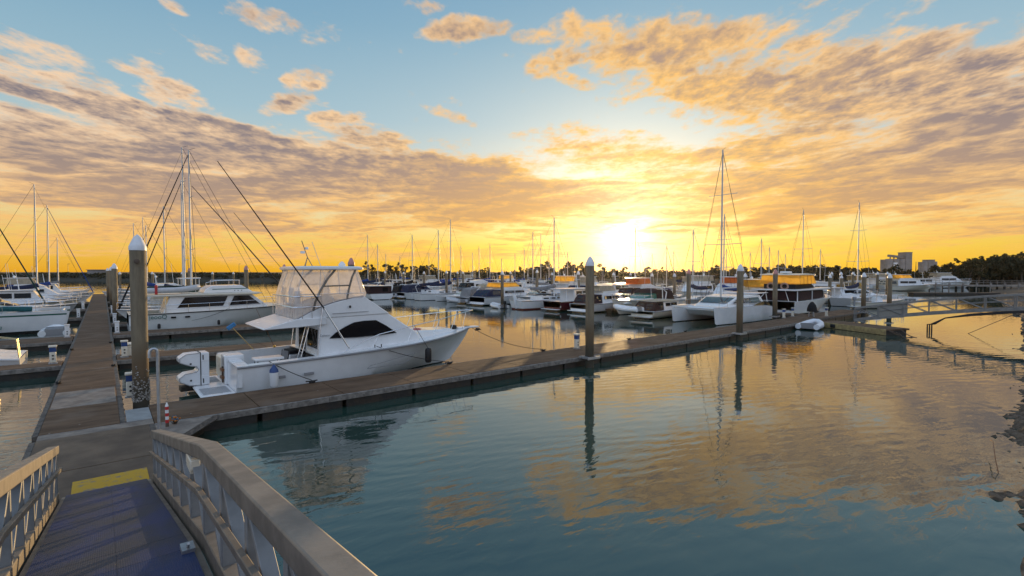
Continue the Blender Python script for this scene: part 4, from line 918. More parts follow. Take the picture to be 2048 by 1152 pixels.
# ------------------------------------------------------------------ motor boats
def cabin(t, pr, wf, m_=None, name='cabin', bevel=.05):
    m = MB(); m.slab(pr, wf); return m.build(name, m_ or m_white, t, bevel=bevel)
def windows(par, rects, wf, mt=None, name='window'):
    for pr in rects:
        for s in (-1, 1): m = MB(); m.patch(pr, wf, s, .008, .03); m.build(name, mt or m_glass, par)
def rect(x0, x1, z0, z1, sl=0., sr=0.): return [(x0, z0), (x0 + sl, z1), (x1 + sr, z1), (x1, z0)]
def enclosure(t, pr, w, mt, name='canopy'):
    m = MB(); m.slab(pr, w); return m.build(name, mt, t, bevel=.06)
def outboard(t, x, y=0., z=.6, m_=None):
    m = MB(); m.box((x - .18, y, z + .45), (.42, .34, .42)); o = m.build('outboard', m_ or m_black, t, bevel=.08)
    m = MB(); m.bx(x - .26, x - .10, y - .07, y + .07, z - .75, z + .24); m.build('leg', m_ or m_black, o, bevel=.02)
G_M = 'motor boats at their berths'
def soft_back(t, L, B, f, zr, can, x1):
    w = lambda x_, z_: B * .41 - .13 * (z_ - f) + .02 * math.sin(x_ * 5)
    h = zr - f
    o = enclosure(t, [(L * .04, f + .06), (L * .065, f + h * .55), (L * .10, zr - .06), (L * .13, zr), (L * x1, zr + .01), (L * x1, f + .06)], w, can)
    for s in (-1, 1):
        m = MB(); q = B * .17; m.quad((L * .052 - .025, s * q - B * .12, f + h * .30), (L * .052 - .025, s * q + B * .12, f + h * .30), (L * .088 - .025, s * q + B * .11, f + h * .82), (L * .088 - .025, s * q - B * .11, f + h * .82)); m.build('clear_panel', m_tint, o)
        m = MB(); m.patch([(L * .12, f + h * .35), (L * .13, f + h * .85), (L * .23, f + h * .85), (L * .23, f + h * .35)], w, s, .012, .02); m.build('clear_panel', m_tint, o)
    m = MB(); m.tube([(L * .10, -w(L * .1, zr) - .01, zr - .05), (L * .125, -w(L * .1, zr) * .9, zr + .03), (L * .125, w(L * .1, zr) * .9, zr + .03), (L * .10, w(L * .1, zr) + .01, zr - .05)], .025, 5); m.build('canopy_bow', m_stainless, o)
def motorboat(label, x, y, L, rz=0., B=None, style='cruiser', hm=None, can=None, fly=None, roof=None, arch=True, z0=0., fb=1.0, cat='motor boat', name='motor_boat', group=G_M, ws=None, canw=None, rails=True, tower=False, cabm=None, hs=.86):
    B = B or L * .34; t = thing(name, label, cat, (x, y, 0), rz, group)
    f = fb; zs_ = lambda q: f + .42 * q ** 1.6
    hm = hm or (h_white, h_stripe, h_white, h_cream, h_grey, h_white)[int(abs(x * 7 + y * 3)) % 6]
    sh_, g_ = make_hull(t, hm, L, B, zs_, m_white, cockpit=(.15, L * .3), sole=.45, gun=.28, rake=.16, fine=2.2, full=.5, n=16, bowc=.2)
    g_.build('rub_rail', m_grey, t)
    m = MB(); m.bx(-.55, .05, -B * .42, B * .42, .18, .26); m.build('swim_platform', m_white, t, bevel=.03)
    m = MB(); m.bx(.0, .15, -B * .44, B * .44, .42, f + .02); m.build('transom', m_white, t, bevel=.03)
    if rails:
        q = [(p[0], p[1] + .06, p[2]) for p in sh_[7:-1:2]]
        railing(t, q + [(L - .05, 0, zs_(1))] + [(p[0], -p[1], p[2]) for p in q[::-1]], .55, .02, name='bow_rail')
    for q_ in range(1 + int(abs(y)) % 2):
        m = MB(); m.tube([(L * .34, B * (.25 - .5 * q_), f + .6), (L * .30, B * (.25 - .5 * q_), f + 3.2 + (int(abs(x + y)) % 3) * .6)], .022, 4, .012); m.build('aerial', m_white, t)
    cw2 = lambda x_, z_: B * .40 - .10 * (z_ - f) - max(0, x_ - L * .5) * .13
    if style == 'cruiser':
        c = cabin(t, [(L * .30, f - .2), (L * .31, f + .30), (L * .46, f + .42), (L * .66, f + .36), (L * .86, f + .12), (L * .88, f - .1)], cw2, cabm)
        windows(c, [rect(L * .52, L * .70, f + .16, f + .30, .1, -.25)], cw2)
        m = MB(); wv = lambda x_, z_: B * .41 - .12 * (z_ - f - .3) - max(0, x_ - L * .44) * .2
        m.slab([(L * .40, f + .30), (L * .40, f + .88), (L * .46, f + .92), (L * .60, f + .38)], wv); m.build('windscreen', ws or m_tint, t, bevel=.02)
        if arch:
            for s in (-1, 1): m = MB(); m.tube([(L * .26, s * B * .43, f), (L * .22, s * B * .40, f + 1.0), (L * .30, s * B * .34, f + 1.45)], .10, 6, flat=.6); m.build('radar_arch', m_white, t)
            m = MB(); m.tube([(L * .30, -B * .34, f + 1.45), (L * .30, B * .34, f + 1.45)], .10, 6, flat=.6); m.build('radar_arch', m_white, t)
        if can: enclosure(t, [(L * .06, f + .02), (L * .10, f + 1.12), (L * .22, f + 1.36), (L * .42, f + 1.32), (L * .47, f + .94), (L * .40, f + .9), (L * .38, f + .02)], lambda x_, z_: B * .43 - .10 * (z_ - f), can)
    elif style in ('flybridge', 'sportfisher'):
        zr = f + 1.55 * hs
        c = cabin(t, [(L * .26, f - .3), (L * .265, zr), (L * .20, zr + .02), (L * .20, zr + .10), (L * .60, zr + .10), (L * .74, f + .35), (L * .88, f + .16), (L * .88, f - .1)], cw2, cabm, 'deckhouse')
        windows(c, [rect(L * .30, L * .44, f + .75 * hs, f + 1.28 * hs, .05), rect(L * .455, L * .60, f + .75 * hs, f + 1.28 * hs, 0, -.05)], cw2)
        m = MB(); m.slab([(L * .607, zr + .02), (L * .60, zr + .02), (L * .70, f + .62 * hs), (L * .715, f + .62 * hs)], lambda x_, z_: cw2(x_, z_) - .10); m.build('windscreen', m_glass, t)
        co2 = cabin(t, [(L * .30, zr + .10), (L * .30, zr + .55 * hs), (L * .50, zr + .72 * hs), (L * .62, zr + .12)], lambda x_, z_: B * .33 - .05 * (z_ - zr), None, 'bridge_coaming')
        if fly: enclosure(t, [(L * .22, zr + .55 * hs), (L * .24, zr + 1.45 * hs), (L * .48, zr + 1.45 * hs), (L * .535, zr + .60 * hs)], lambda x_, z_: B * .345 - .06 * (z_ - zr - .5), fly, 'bridge_curtain')
        if fly or roof:
            m = MB(); m.slab([(L * .20, zr + 1.46 * hs), (L * .20, zr + 1.54 * hs), (L * .50, zr + 1.56 * hs), (L * .51, zr + 1.46 * hs)], B * .35); m.build('bridge_roof', roof or m_white, t, bevel=.03)
        m = MB(); m.tube([(L * .30, 0, zr + 1.5 * hs), (L * .28, 0, zr + 2.4 * hs)], .03, 6); m.sphere((L * .30, 0, zr + 1.72 * hs), .16, 8, 5); m.build('radar_mast', m_white, t)
        if can: soft_back(t, L, B, f, zr, can, .26)
        else:
            for s in (-1, 1): m = MB(); m.tube([(L * .21, s * B * .40, f), (L * .22, s * B * .38, zr)], .03, 6); m.build('stanchion', m_white, t)
        if tower:
            for s in (-1, 1): m = MB(); m.tube([(L * .40, s * B * .42, f + .1), (L * .2, s * B * .7, f + 5.5)], .03, 5, .012); m.build('outrigger', m_wire, t)
    elif style == 'wheelhouse':
        zr = f + 1.75 * hs
        c = cabin(t, [(L * .26, f - .3), (L * .26, zr), (L * .58, zr), (L * .64, f + .75 * hs), (L * .66, f + .45), (L * .84, f + .25), (L * .85, f - .1)], cw2, cabm, 'wheelhouse')
        windows(c, [rect(L * .30, L * .40, f + .85 * hs, f + 1.45 * hs), rect(L * .42, L * .56, f + .85 * hs, f + 1.45 * hs, 0, .0)], cw2)
        m = MB(); m.slab([(L * .583, zr - .12), (L * .573, zr - .12), (L * .626, f + .85 * hs), (L * .638, f + .85 * hs)], lambda x_, z_: cw2(x_, z_) - .12); m.build('windscreen', m_glass, t)
        m = MB(); m.slab([(L * .10 if can or roof else L * .24, zr + .003), (L * .10 if can or roof else L * .24, zr + .07), (L * .61, zr + .10), (L * .62, zr + .02)], B * .43); m.build('roof', roof or m_white, t, bevel=.03)
        m = MB(); m.tube([(L * .45, 0, zr + .08), (L * .43, 0, zr + 1.7)], .05, 6, .03); m.tube([(L * .435, -.6, zr + 1.1), (L * .435, .6, zr + 1.1)], .02, 5); m.build('signal_mast', m_white, t)
        if can: soft_back(t, L, B, f, zr - .05, can, .255)
        else:
            for s in (-1, 1): m = MB(); m.tube([(L * .12, s * B * .40, f), (L * .12, s * B * .38, zr)], .03, 6); m.build('stanchion', m_white, t)
    return t
def catamaran(label, x, y, L, B, rz, power=False, mast=0., mx=.54, hb=1.15, cov=None, hm=None, stripe=None, can=None, gl=None, furl=None, zf=1.3, sz=1.):
    t = thing('catamaran', label, 'catamaran', (x, y, 0), rz, 'catamarans in the marina'); t.scale = (1, 1, sz)
    zs_ = lambda q: zf + .12 * q - .55 * max(0, .16 - q) / .16 * .9
    yo = B / 2 - hb / 2 - .1
    for s in (-1, 1):
        sh_, g_ = make_hull(t, hm or h_white, L, hb * 1.25, zs_, m_white, yoff=s * yo, rake=.035, fine=2.4, full=.45, stern=.8, chine=.86, zc=.1, zk=-.4, bowc=.35, n=18, camber=.03)
    m = MB(); m.slab([(L * .10, .55), (L * .10, zf - .05), (L * .55, zf + .05), (L * .80, zf + .02), (L * .84, zf - .2), (L * .78, .62), (L * .4, .52)], yo + .1); m.build('bridge_deck', m_white, t, bevel=.04)
    wf = lambda x_, z_: yo + .15 - .55 * (z_ - zf) - max(0, x_ - L * .5) * .28
    zr = zf + .98
    c = cabin(t, [(L * .14, zf - .1), (L * .15, zr - .02), (L * .40, zr), (L * .54, zr - .12), (L * .70, zf + .25), (L * .80, zf + .03)], wf, None, 'saloon', .08)
    windows(c, [rect(L * .20, L * .38, zf + .32, zr - .22, .05), rect(L * .395, L * .47, zf + .34, zr - .24), rect(L * .485, L * .62, zf + .34, zr - .26, 0, -.75)], wf, gl)
    m = MB(); m.slab([(L * .553, zr - .17), (L * .543, zr - .15), (L * .67, zf + .36), (L * .685, zf + .36)], lambda x_, z_: wf(x_, z_) - .15); m.build('windscreen', gl or m_tint, t)
    m = MB(); m.slab([(L * .02, zr + .12), (L * .02, zr + .17), (L * .22, zr + .16), (L * .22, zr + .05)], yo * .9); m.build('bimini', can or m_white, t, bevel=.02)
    for s in (-1, 1):
        m = MB(); m.tube([(L * .04, s * yo * .95, zf - .3), (L * .05, s * yo * .85, zr + .12)], .035, 6); m.build('stanchion', m_white, t)
        m = MB(); m.patch([(L * .08, zf - .02), (L * .14, zf + .32), (L * .26, zf + .40), (L * .42, zf + .05)], lambda x_, z_: yo + .32, s, 0, .06); m.build('side_screen', m_tint if not power else m_white, t, bevel=.02)
        for k in (.55, .65): m = MB(); m.box((L * k, s * (yo + .05), zf + .11), (.3, .12, .03)); m.build('hatch', m_black, t)
        q = [(L * a, s * (yo + .45 - .35 * max(0, a - .5)), zf + .02) for a in (.3, .5, .7, .85, .97)]
        railing(t, q, .55, .016, name='guard_wire')
    m = MB(); m.tube([(L * .97, -yo, zf), (L * .97, yo, zf)], .06, 8); m.build('fore_beam', m_mast, t)
    if mast:
        mast_rig(t, L * mx, L, mast, L * .97, zf + .7, cov, furl, 2, .42, .09, chain=yo + .1, sz=1.2)
    if power:
        for s in (-1, 1): outboard(t, 0., s * yo, .5, m_white)
    return t
def rib(label, x, y, z, L=3.2, rz=0., motor=True, cover=None, m_=None, cat='dinghy', name='inflatable_dinghy'):
    t = thing(name, label, cat, (x, y, z), rz, None); r = .21
    pts = [(0, -.62, r), (L * .55, -.62, r + .03), (L * .82, -.45, r + .12), (L * .97, -.16, r + .22), (L * .97, .16, r + .22), (L * .82, .45, r + .12), (L * .55, .62, r + .03), (0, .62, r)]
    m = MB(); m.tube(pts, r, 12); m.build('tube', m_ or m_inflat, t, smooth=60)
    m = MB(); m.slab([(.1, .05), (.1, .16), (L * .8, .24), (L * .9, .30), (L * .75, .02)], lambda x_, z_: .55 - max(0, x_ - L * .6) * .3); m.build('floor', m_grey, t)
    m = MB(); m.box((.08, 0, .28), (.06, .95, .42)); m.build('transom', m_grey, t)
    m = MB(); m.box((L * .45, 0, .36), (.26, 1.0, .05)); m.build('thwart', m_grey, t)
    if motor: outboard(t, .0, 0, .30, m_black)
    if cover: m = MB(); m.slab([(.2, .40), (.3, .52), (L * .6, .56), (L * .9, .50), (L * .9, .40)], lambda x_, z_: .5 - max(0, x_ - L * .6) * .3); m.build('cover', cover, t, bevel=.05)
    return t

# --- right basin, near row
catamaran('big white sailing catamaran moored bows towards us beside the finger dock', 49.4, 23.2, 10.6, 5.3, PI, mast=15.5, mx=.545, cov=None, gl=m_tint, zf=1.36)
motorboat('small white launch with a long brown canopy beside the catamaran', 39.6, 28.9, 7.6, 0, 2.9, 'wheelhouse', None, c_brown, None, c_cream, fb=.72, hs=0.52)
rib('white hard dinghy hanging at the stern of the brown canopy launch', 38.4, 28.2, .75, 2.6, R(100), False, None, m_white, name='hard_dinghy')
motorboat('white sports cruiser with a green windscreen and bow pointing at the camera', 50, 33, 9.8, PI, 3.2, 'cruiser', hull_mat('cream_hull_line', (.74, .70, .62), (.03, .02, .02), .08, stripe=(.03, .03, .04), zs=(.58, .63)), c_brown, arch=True, ws=m_gglass, fb=1.25)
motorboat('white cruiser with dark brown cockpit curtains behind the finger dock pile', 40.1, 37.4, 9, 0, 3.2, 'flybridge', None, c_maroon, c_cream, fb=.95, hs=0.66)
motorboat('maroon hulled boat with a white timber wheelhouse in the near row', 39.6, 41.2, 9.4, 0, 3.1, 'wheelhouse', h_maroon, None, None, m_white, fb=1.1, hs=0.78)
rib('small white tender with an outboard at the stern of the red boot yacht', 37.6, 47.5, .0, 3.0, R(80), True, None, m_white)
motorboat('big white cruiser with a navy cockpit canopy and orange lit flybridge', 38.6, 54.6, 12, 0, 4.0, 'flybridge', None, c_navy, c_orange, c_cream, fb=1.1, hs=0.62)
motorboat('white cruiser with a low arch beside the big flybridge cruiser', 49.6, 50.0, 9.4, PI, 3.1, 'cruiser', None, None, None, None, fb=.95)
rib('grey dinghy hoisted behind the navy canopied cruiser', 37.2, 55.8, .35, 3.2, R(95), False)
catamaran('sleek white power catamaran with small black windows', 48.6, 64, 10, 4.6, PI, True, zf=1.05, sz=.78)
motorboat('white boat with a navy cockpit cover left of the power catamaran', 39, 77.4, 9.5, 0, 3.2, 'cruiser', h_white, c_navy, fb=.95)
motorboat('small white boat with a black and clear canopy near the dark red curtained boat', 38.6, 79.9, 7, 0, 2.5, 'cruiser', h_white, c_black, fb=.8)
t = thing('houseboat', 'broad boat curtained in dark red at the left end of the near row', 'houseboat', (34.6, 75.2, 0), R(90), G_M)
make_hull(t, h_white, 11, 4.2, lambda q: .95, m_white, rake=.06, fine=3, full=.7, n=12)[1].build('rub_rail', m_grey, t)
enclosure(t, [(.4, .95), (.4, 2.15), (7.5, 2.15), (8.2, .95)], 1.9, c_maroon, 'curtained_cabin'); m = MB(); m.bx(.2, 8.2, -2.05, 2.05, 2.17, 2.25); m.build('roof', m_white, t, bevel=.03)
m = MB(); m.quad((.385, -1.2, 1.3), (.385, -.3, 1.3), (.385, -.3, 1.95), (.385, -1.2, 1.95)); m.build('window', m_glass, t)
m = MB(); m.slab([(-.35, .1), (.05, .2), (-.35, 1.75), (-.75, 1.85), (-.80, 1.7)], .05); q = m.build('raised_rudder', m_white, [o for o in COL.objects if o.get('label', '').startswith('white sailing yacht with a red boot')][0], bevel=.01)
# --- across the pier
myt = thing('motor_yacht', 'large white motor yacht with a bright orange curtained flybridge behind the catamaran', 'motor yacht', (52.7, 22.5, 0))
shy, gy = make_hull(myt, hull_mat('motor_yacht_hull', WH, (.08, .03, .02), .28), 13.4, 4.6, lambda q: 1.5 + .35 * q ** 1.6, m_white, cockpit=(.2, 2.4), sole=.7, gun=.2, rake=.12, fine=2.3, full=.55, stern=.95, n=20, bowc=.25)
gy.build('rub_rail', m_white, myt)
m = MB(); m.bx(0, .12, -2.1, 2.1, .6, 1.52); m.build('transom', m_white, myt, bevel=.03)
text_part(myt, 'onga  O', .46, (-.012, .35, 1.08), (R(90), 0, R(-90)), m_navy if False else m_black)
wy = lambda x_, z_: 2.0 - .05 * (z_ - 1.5) - max(0, x_ - 6) * .10
c = cabin(myt, [(.9, 1.3), (.9, 2.55), (8.3, 2.55), (9.3, 1.6), (9.6, 1.2)], wy, c_black, 'curtained_saloon')
windows(c, [rect(1.2, 4.4, 1.62, 2.42), rect(4.6, 8.0, 1.62, 2.42, 0, -.1)], wy, c_maroon, 'curtain')
m = MB(); m.quad((.89, -1.8, 1.62), (.89, 1.8, 1.62), (.89, 1.8, 2.42), (.89, -1.8, 2.42)); m.build('aft_curtain', c_maroon, myt)
for x_, y_ in ((.85, -2.0), (.85, 2.0), (4.5, -2.02), (4.5, 2.02)): m = MB(); m.tube([(x_, y_, 1.5), (x_, y_, 2.56)], .05, 6); m.build('pillar', m_white, myt)
m = MB(); m.slab([(.0, 2.56), (.0, 2.70), (8.9, 2.78), (9.3, 2.66), (8.6, 2.56)], 2.22); m.build('boat_deck', m_white, myt, bevel=.05)
m = MB(); m.slab([(1.4, 2.72), (1.4, 3.20), (5.6, 3.20), (6.6, 2.78)], 1.55); m.build('bridge_base', c_black, myt, bevel=.04)
enclosure(myt, [(1.5, 3.2), (1.6, 4.12), (5.2, 4.12), (5.9, 3.22)], lambda x_, z_: 1.95 - .08 * (z_ - 3.2), c_orange, 'bridge_curtain')
for k in range(5): m = MB(); m.tube([(1.6 + k * .95, -1.955, 3.22), (1.66 + k * .92, -1.885, 4.1)], .018, 4); m.build('curtain_pole', m_wood, myt)
m = MB(); m.slab([(1.35, 4.13), (1.4, 4.20), (3.2, 4.30), (5.4, 4.22), (5.5, 4.13)], 2.0); m.build('bridge_roof', m_cream, myt, bevel=.04)
m = MB(); m.bx(2.4, 3.6, -.4, .4, 4.30, 4.52); m.build('roof_locker', m_white, myt, bevel=.08)
m = MB(); m.slab([(6.4, 2.76), (6.5, 3.15), (7.3, 3.3), (7.6, 2.78)], .45); m.build('raft_canister', m_white, myt, bevel=.12)
for y_ in (.8, -.55):
    m = MB(); m.tube([(1.36, y_ + .34 * math.cos(a), 2.98 + .30 * math.sin(a)) for a in [k * PI / 8 for k in range(17)]], .085, 8, cap=False); m.build('lifebuoy', mat('faded_lifebuoy', (.36, .22, .17), .6), myt)
railing(myt, [(p[0], p[1] + .06, p[2]) for p in shy[9:-1:2]] + [(13.3, 0, 1.85)] + [(p[0], -p[1] - .06, p[2]) for p in shy[9:-1:2][::-1]], .6, .025, name='bow_rail')
m = MB(); m.bx(12.9, 14.1, -.22, .22, 1.84, 1.94); m.build('bow_pulpit', m_wood, myt, bevel=.03)
for s in (-1, 1): m = MB(); m.tube([(.1, s * 1.5, 1.5), (.7, s * .9, 2.58)], .035, 6); m.build('boarding_pole', m_white, myt)
for a in (
    ('white motor boat with an orange lit windscreen left of the flybridge motor yacht', 53.2, 26.3, 10, 0, 3.3, 'flybridge', None, None, c_orange, 1.0, False),
    ('white sport fisher facing us behind the purple boat cover', 75, 41.0, 10.5, PI, 3.6, 'sportfisher', None, None, c_cream, 1.25, True),
    ('motor boat with a glowing rust orange bridge curtain', 53.2, 42.0, 9.5, 0, 3.2, 'flybridge', h_navy, c_brown, c_rust, 1.0, False),
    ('white motor yacht with a long low deckhouse behind the finger dock pile', 53.2, 47.2, 11.5, 0, 3.8, 'wheelhouse', None, None, None, 1.2, False),
    ('motor boat with a backlit cream bridge curtain behind the brown curtained cruiser', 53.2, 51.6, 9.5, 0, 3.2, 'flybridge', None, c_navy, c_cream, 1.1, False),
    ('white sport fisher with a sunlit yellow bridge curtain among the distant boats', 53.2, 56, 11, 0, 3.7, 'sportfisher', None, None, c_orange, 1.2, True),
    ('white launch with a small cabin at the pier beyond the near row', 53.2, 69.5, 9, 0, 3.1, 'wheelhouse', None, None, None, .95, False),
    ('white cruiser with a cream canopy at the pier beyond the near row', 53.2, 75, 9, 0, 3.1, 'cruiser', None, c_cream, None, .95, False),
    ('white flybridge boat with a dark canopy beyond the sleek power catamaran', 53.2, 81, 10, 0, 3.3, 'flybridge', None, c_black, None, 1.0, False),
    ('white flybridge boat seen far behind the two leaning masts', 53.2, 100, 10.5, 0, 3.5, 'flybridge', None, None, c_cream, 1.0, False),
    ('small white launch far behind the left mast of the leaning pair', 53.2, 108, 9, 0, 3, 'wheelhouse', None, None, None, .95, False),
    ('distant motor boat with an orange lit curtain left of the round tree', 75, 98.5, 10, 0, 3.4, 'flybridge', None, c_blue, c_orange, 1.0, False),
    ('distant white launch with a blue awning near the low golden trees', 75, 102.5, 9, 0, 3, 'wheelhouse', None, c_blue, None, .95, False),
    ('distant white cruiser near the pile under the round tree', 75, 74, 9.5, 0, 3.2, 'flybridge', None, None, c_cream, 1.0, False),
    ('distant white boat in the golden glare below the sun', 75, 66, 9.5, 0, 3.2, 'cruiser', None, c_brown, None, 1.0, False),
    ('distant cream boat right of the golden glare', 75, 47, 9.5, 0, 3.2, 'flybridge', h_cream, None, c_cream, 1.0, False),
    ('cruiser under a purple grey cover between two piles', 52.9, 37.9, 8, 0, 2.9, 'cruiser', None, c_purple, None, 1.05, False),
    ('white boat with a brown drum shaped bridge curtain behind the catamaran mast', 66, 31.6, 9.5, PI, 3.3, 'flybridge', None, c_navy, c_rust, 1.2, False),
    ('white wheelhouse boat with dark front windows right of the motor yacht', 93, 29.2, 11, PI, 4.2, 'wheelhouse', None, None, None, 1.3, False),
    ('small red hulled boat moored between the wheelhouse boat and the power catamaran', 103, 38, 9, 0, 3.2, 'wheelhouse', h_redb, None, None, 1.1, False),
    ('distant boat with a yellow tan canopy behind the right head dock pile', 112, 33.5, 9, 0, 3.4, 'flybridge', None, c_tan, c_tan, 1.1, False)):
    lab, x, y, L, rz, B, st, hm, can, fl, fb, tw = a
    motorboat(lab, x, y, L, rz, B, st, hm, can, fl, fb=fb, tower=tw)
catamaran('white power catamaran with a flat cabin roof behind the right head dock pile', 78.2, 26.4, 9, 4.6, R(-39), True, zf=1.2)
t = motorboat('white open fishing boat with a grey outboard by the foot of the far gangway', 71.4, 20.6, 6.0, R(-38), 2.3, 'none', None, fb=.75)
m = MB(); m.slab([(2.2, .45), (2.2, 1.25), (2.5, 1.45), (2.9, 1.2), (2.9, .45)], .5); m.build('console', m_white, t, bevel=.04)
for s in (-1, 1): m = MB(); m.tube([(2.0, s * .6, .5), (2.1, s * .6, 2.3), (3.0, s * .6, 2.3), (3.1, s * .6, .6)], .025, 6); m.build('canopy_frame', m_stainless, t)
m = MB(); m.bx(1.9, 3.2, -.7, .7, 2.32, 2.38); m.build('canopy_roof', c_black, t); outboard(t, -.1, 0, .75, m_grey)
for lab, px, d, L, st, fl, can, fb in (('far white passenger boat with two decks left of the far jetty', 1770, 122, 15, 'flybridge', c_cream, None, 1.5), ('far white houseboat with a yellow lit upper deck below the grain silo', 1812, 118, 13, 'flybridge', c_orange, c_cream, 1.2), ('far white boat with an open stern beside the jetty end', 1850, 132, 12, 'wheelhouse', None, None, 1.2), ('far white cruising boat with a raked bow beside the jetty', 1893, 140, 14, 'flybridge', c_cream, None, 1.6)):
    a = (px - 1024) / 1000; x = a * d * math.cos(TH) + d * math.sin(TH); y = -a * d * math.sin(TH) + d * math.cos(TH)
    motorboat(lab, x - L * .38, y + L * .31, L, R(-39), L * .3, st, None, can, fl, fb=fb)

# --- small white dinghy tied behind the finger dock, far end
rib('small white dinghy tied to the near side of the finger dock end', 41.6, 15.2, .05, 2.9, R(8), False, None, mat('white_rubber', (.72, .74, .78), .5), name='white_dinghy')
t = thing('covered_barbecue', 'dark cloth covered barbecue standing on the dock by the motor yacht bow', 'barbecue', (49.2, 17.6, .45))
MB().lathe([(.42, .45), (.40, .75), (.30, 1.05), (.12, 1.3), (.03, 1.34)], 12).build('cover', c_black, t); 
for k in range(3): m = MB(); m.tube([(.25 * math.cos(k * 2.1), .25 * math.sin(k * 2.1), 0), (.2 * math.cos(k * 2.1), .2 * math.sin(k * 2.1), .46)], .03, 6); m.build('leg', m_steel, t)

# --- white trawler yacht right of the big pile
ty = thing('trawler_yacht', 'white trawler yacht with dark saloon windows lying behind the big pile', 'motor yacht', (1.4, 47.25, 0))
shy, gy = make_hull(ty, hull_mat('trawler_hull', (.76, .78, .78), (.02, .02, .02), .08), 13.2, 4.4, lambda q: 1.34 + .42 * q ** 1.7, m_cream, cockpit=(.15, 2.2), sole=.6, gun=.2, rake=.13, fine=2.3, full=.52, n=22, bowc=.22)
gy.build('rub_rail', m_black, ty)
m = MB(); m.bx(0, .12, -2.0, 2.0, .5, 1.36); m.build('transom', m_white, ty, bevel=.03)
wt = lambda x_, z_: 1.82 - .06 * (z_ - 1.4) - max(0, x_ - 7) * .06
c = cabin(ty, [(2.0, 1.2), (2.5, 2.62), (8.1, 2.66), (9.2, 1.75), (9.6, 1.3)], wt, m_white, 'saloon')
windows(c, [[(2.95, 1.72), (3.45, 2.50), (6.35, 2.54), (6.0, 1.76)], [(6.45, 1.76), (6.82, 2.54), (7.9, 2.54), (8.75, 1.80)]], wt)
m = MB(); m.slab([(8.16, 2.58), (8.1, 2.58), (9.0, 1.86), (9.08, 1.86)], lambda x_, z_: wt(x_, z_) - .12); m.build('windscreen', m_glass, ty)
m = MB(); m.slab([(.2, 2.60), (.2, 2.72), (8.6, 2.80), (8.9, 2.72), (8.3, 2.62)], 2.0); m.build('boat_deck', m_cream, ty, bevel=.04)
m = MB(); m.slab([(4.7, 2.77), (4.9, 3.12), (5.3, 3.35), (7.4, 3.38), (8.3, 2.80)], 1.45); bc = m.build('flying_bridge', m_white, ty, bevel=.05)
windows(bc, [[(5.3, 3.04), (5.34, 3.10), (7.78, 3.14), (7.85, 3.08)]], lambda x_, z_: 1.45, m_teal, 'stripe')
for k in range(3): m = MB(); m.lathe([(.045, 0), (.045, .01)], 8); o = m.build('vent', m_grey, bc); o.location = (6.9 + .25 * k, -1.455, 2.95); o.rotation_euler = (R(90), 0, 0)
railing(ty, [(p[0], p[1] + .05, p[2]) for p in shy[3:-1:2]] + [(13.1, 0, 1.76)] + [(p[0], -p[1] - .05, p[2]) for p in shy[3:-1:2][::-1]], .62, .018, True)
railing(ty, [(4.9, -1.4, 3.2), (5.6, -1.4, 3.36), (6.5, -1.4, 3.37), (7.3, -1.3, 3.38), (7.5, 0, 3.38), (7.3, 1.3, 3.38), (5.6, 1.4, 3.36)], .40, .02, name='bridge_rail')
for s in (-1, 1):
    for x_ in (.5, 2.2): m = MB(); m.tube([(x_, s * 1.9, 1.4), (x_, s * 1.9, 2.62)], .03, 6); m.build('pillar', m_cream, ty)
m = MB(); m.slab([(3.2, 3.9), (3.2, 3.98), (4.6, 4.02), (4.6, 3.94)], 1.1); m.build('sun_awning', m_white, ty)
for x_, y_ in ((3.3, -1), (3.3, 1), (4.5, -1), (4.5, 1)): m = MB(); m.tube([(x_, y_, 2.76), (x_, y_, 3.92)], .022, 5); m.build('awning_pole', m_white, ty)
text_part(ty, 'jeooQ', .42, (1.72, -2.135, .98), (R(90), 0, 0), m_teal)
for x_ in (2.5, 3.4): m = MB(); m.bx(x_, x_ + .32, -2.165, -2.10, .98, 1.10); m.build('porthole', m_glass, ty, bevel=.01)
for x_, z_ in ((1.75, .5), (5.6, .55), (9.6, .62)): fender(1.4 + x_, 44.98, z_ - .25, 'small grey fender with a black tip on the white trawler yacht side', False, .36, .10)
rib('grey inflatable dinghy with a black outboard carried on the trawler yacht roof', 2.3, 46.2, 2.84, 3.6, 0, True, c_green)
rope('thin line from the trawler yacht side down to its dock', (5.2, 45.0, .75), (7.7, 45.0, 1.55), .12)
t = thing('red_hose_reel', 'red fire hose post on the trawler yacht deck edge beside the dinghy', 'hose post', (3.05, 45.4, 2.78)); MB().lathe([(.09, 0), (.09, .62)], 10).build('tube', m_red, t); MB().lathe([(.10, .62), (.06, .7)], 10).build('cap', m_red, t)

# --- left of the walkway
sc_ = catamaran('green striped white catamaran moored left of the walkway', -13.3, 52.2, 11.2, 6.2, 0, mast=0, hm=h_green, can=c_teal, gl=m_teal, zf=1.48)
text_part(sc_, 'Stella', .44, (7.35, -3.13, .46), (R(90), 0, 0), m_teal, shear=.35)
m = MB(); m.tube([(9.3, -2.3, 1.75), (7.9, -2.3, 1.85), (6.9, -2.3, 1.72)], .34, 8, .22, flat=.6); m.build('canvas_bundle', c_teal, sc_); m = MB(); m.box((6.0, -2.2, 1.75), (1.5, .9, .5)); m.build('deck_cover', c_blue, sc_, bevel=.15)
t = thing('white_motor_launch', 'white boat stern with a tubular boarding ladder at the left edge', 'motor boat', (-2.9, 32.2, 0), PI)
make_hull(t, h_white, 8.5, 3.4, lambda q: .62 + .7 * min(1, q * 3) ** 1.5, m_white, rake=.1, n=16, stern=.95)[1].build('rub_rail', m_white, t)
m = MB(); m.slab([(.9, .7), (1.7, 1.5), (3, 1.9), (6, 1.8), (7, 1.2)], 1.3); m.build('cabin', m_white, t, bevel=.1)
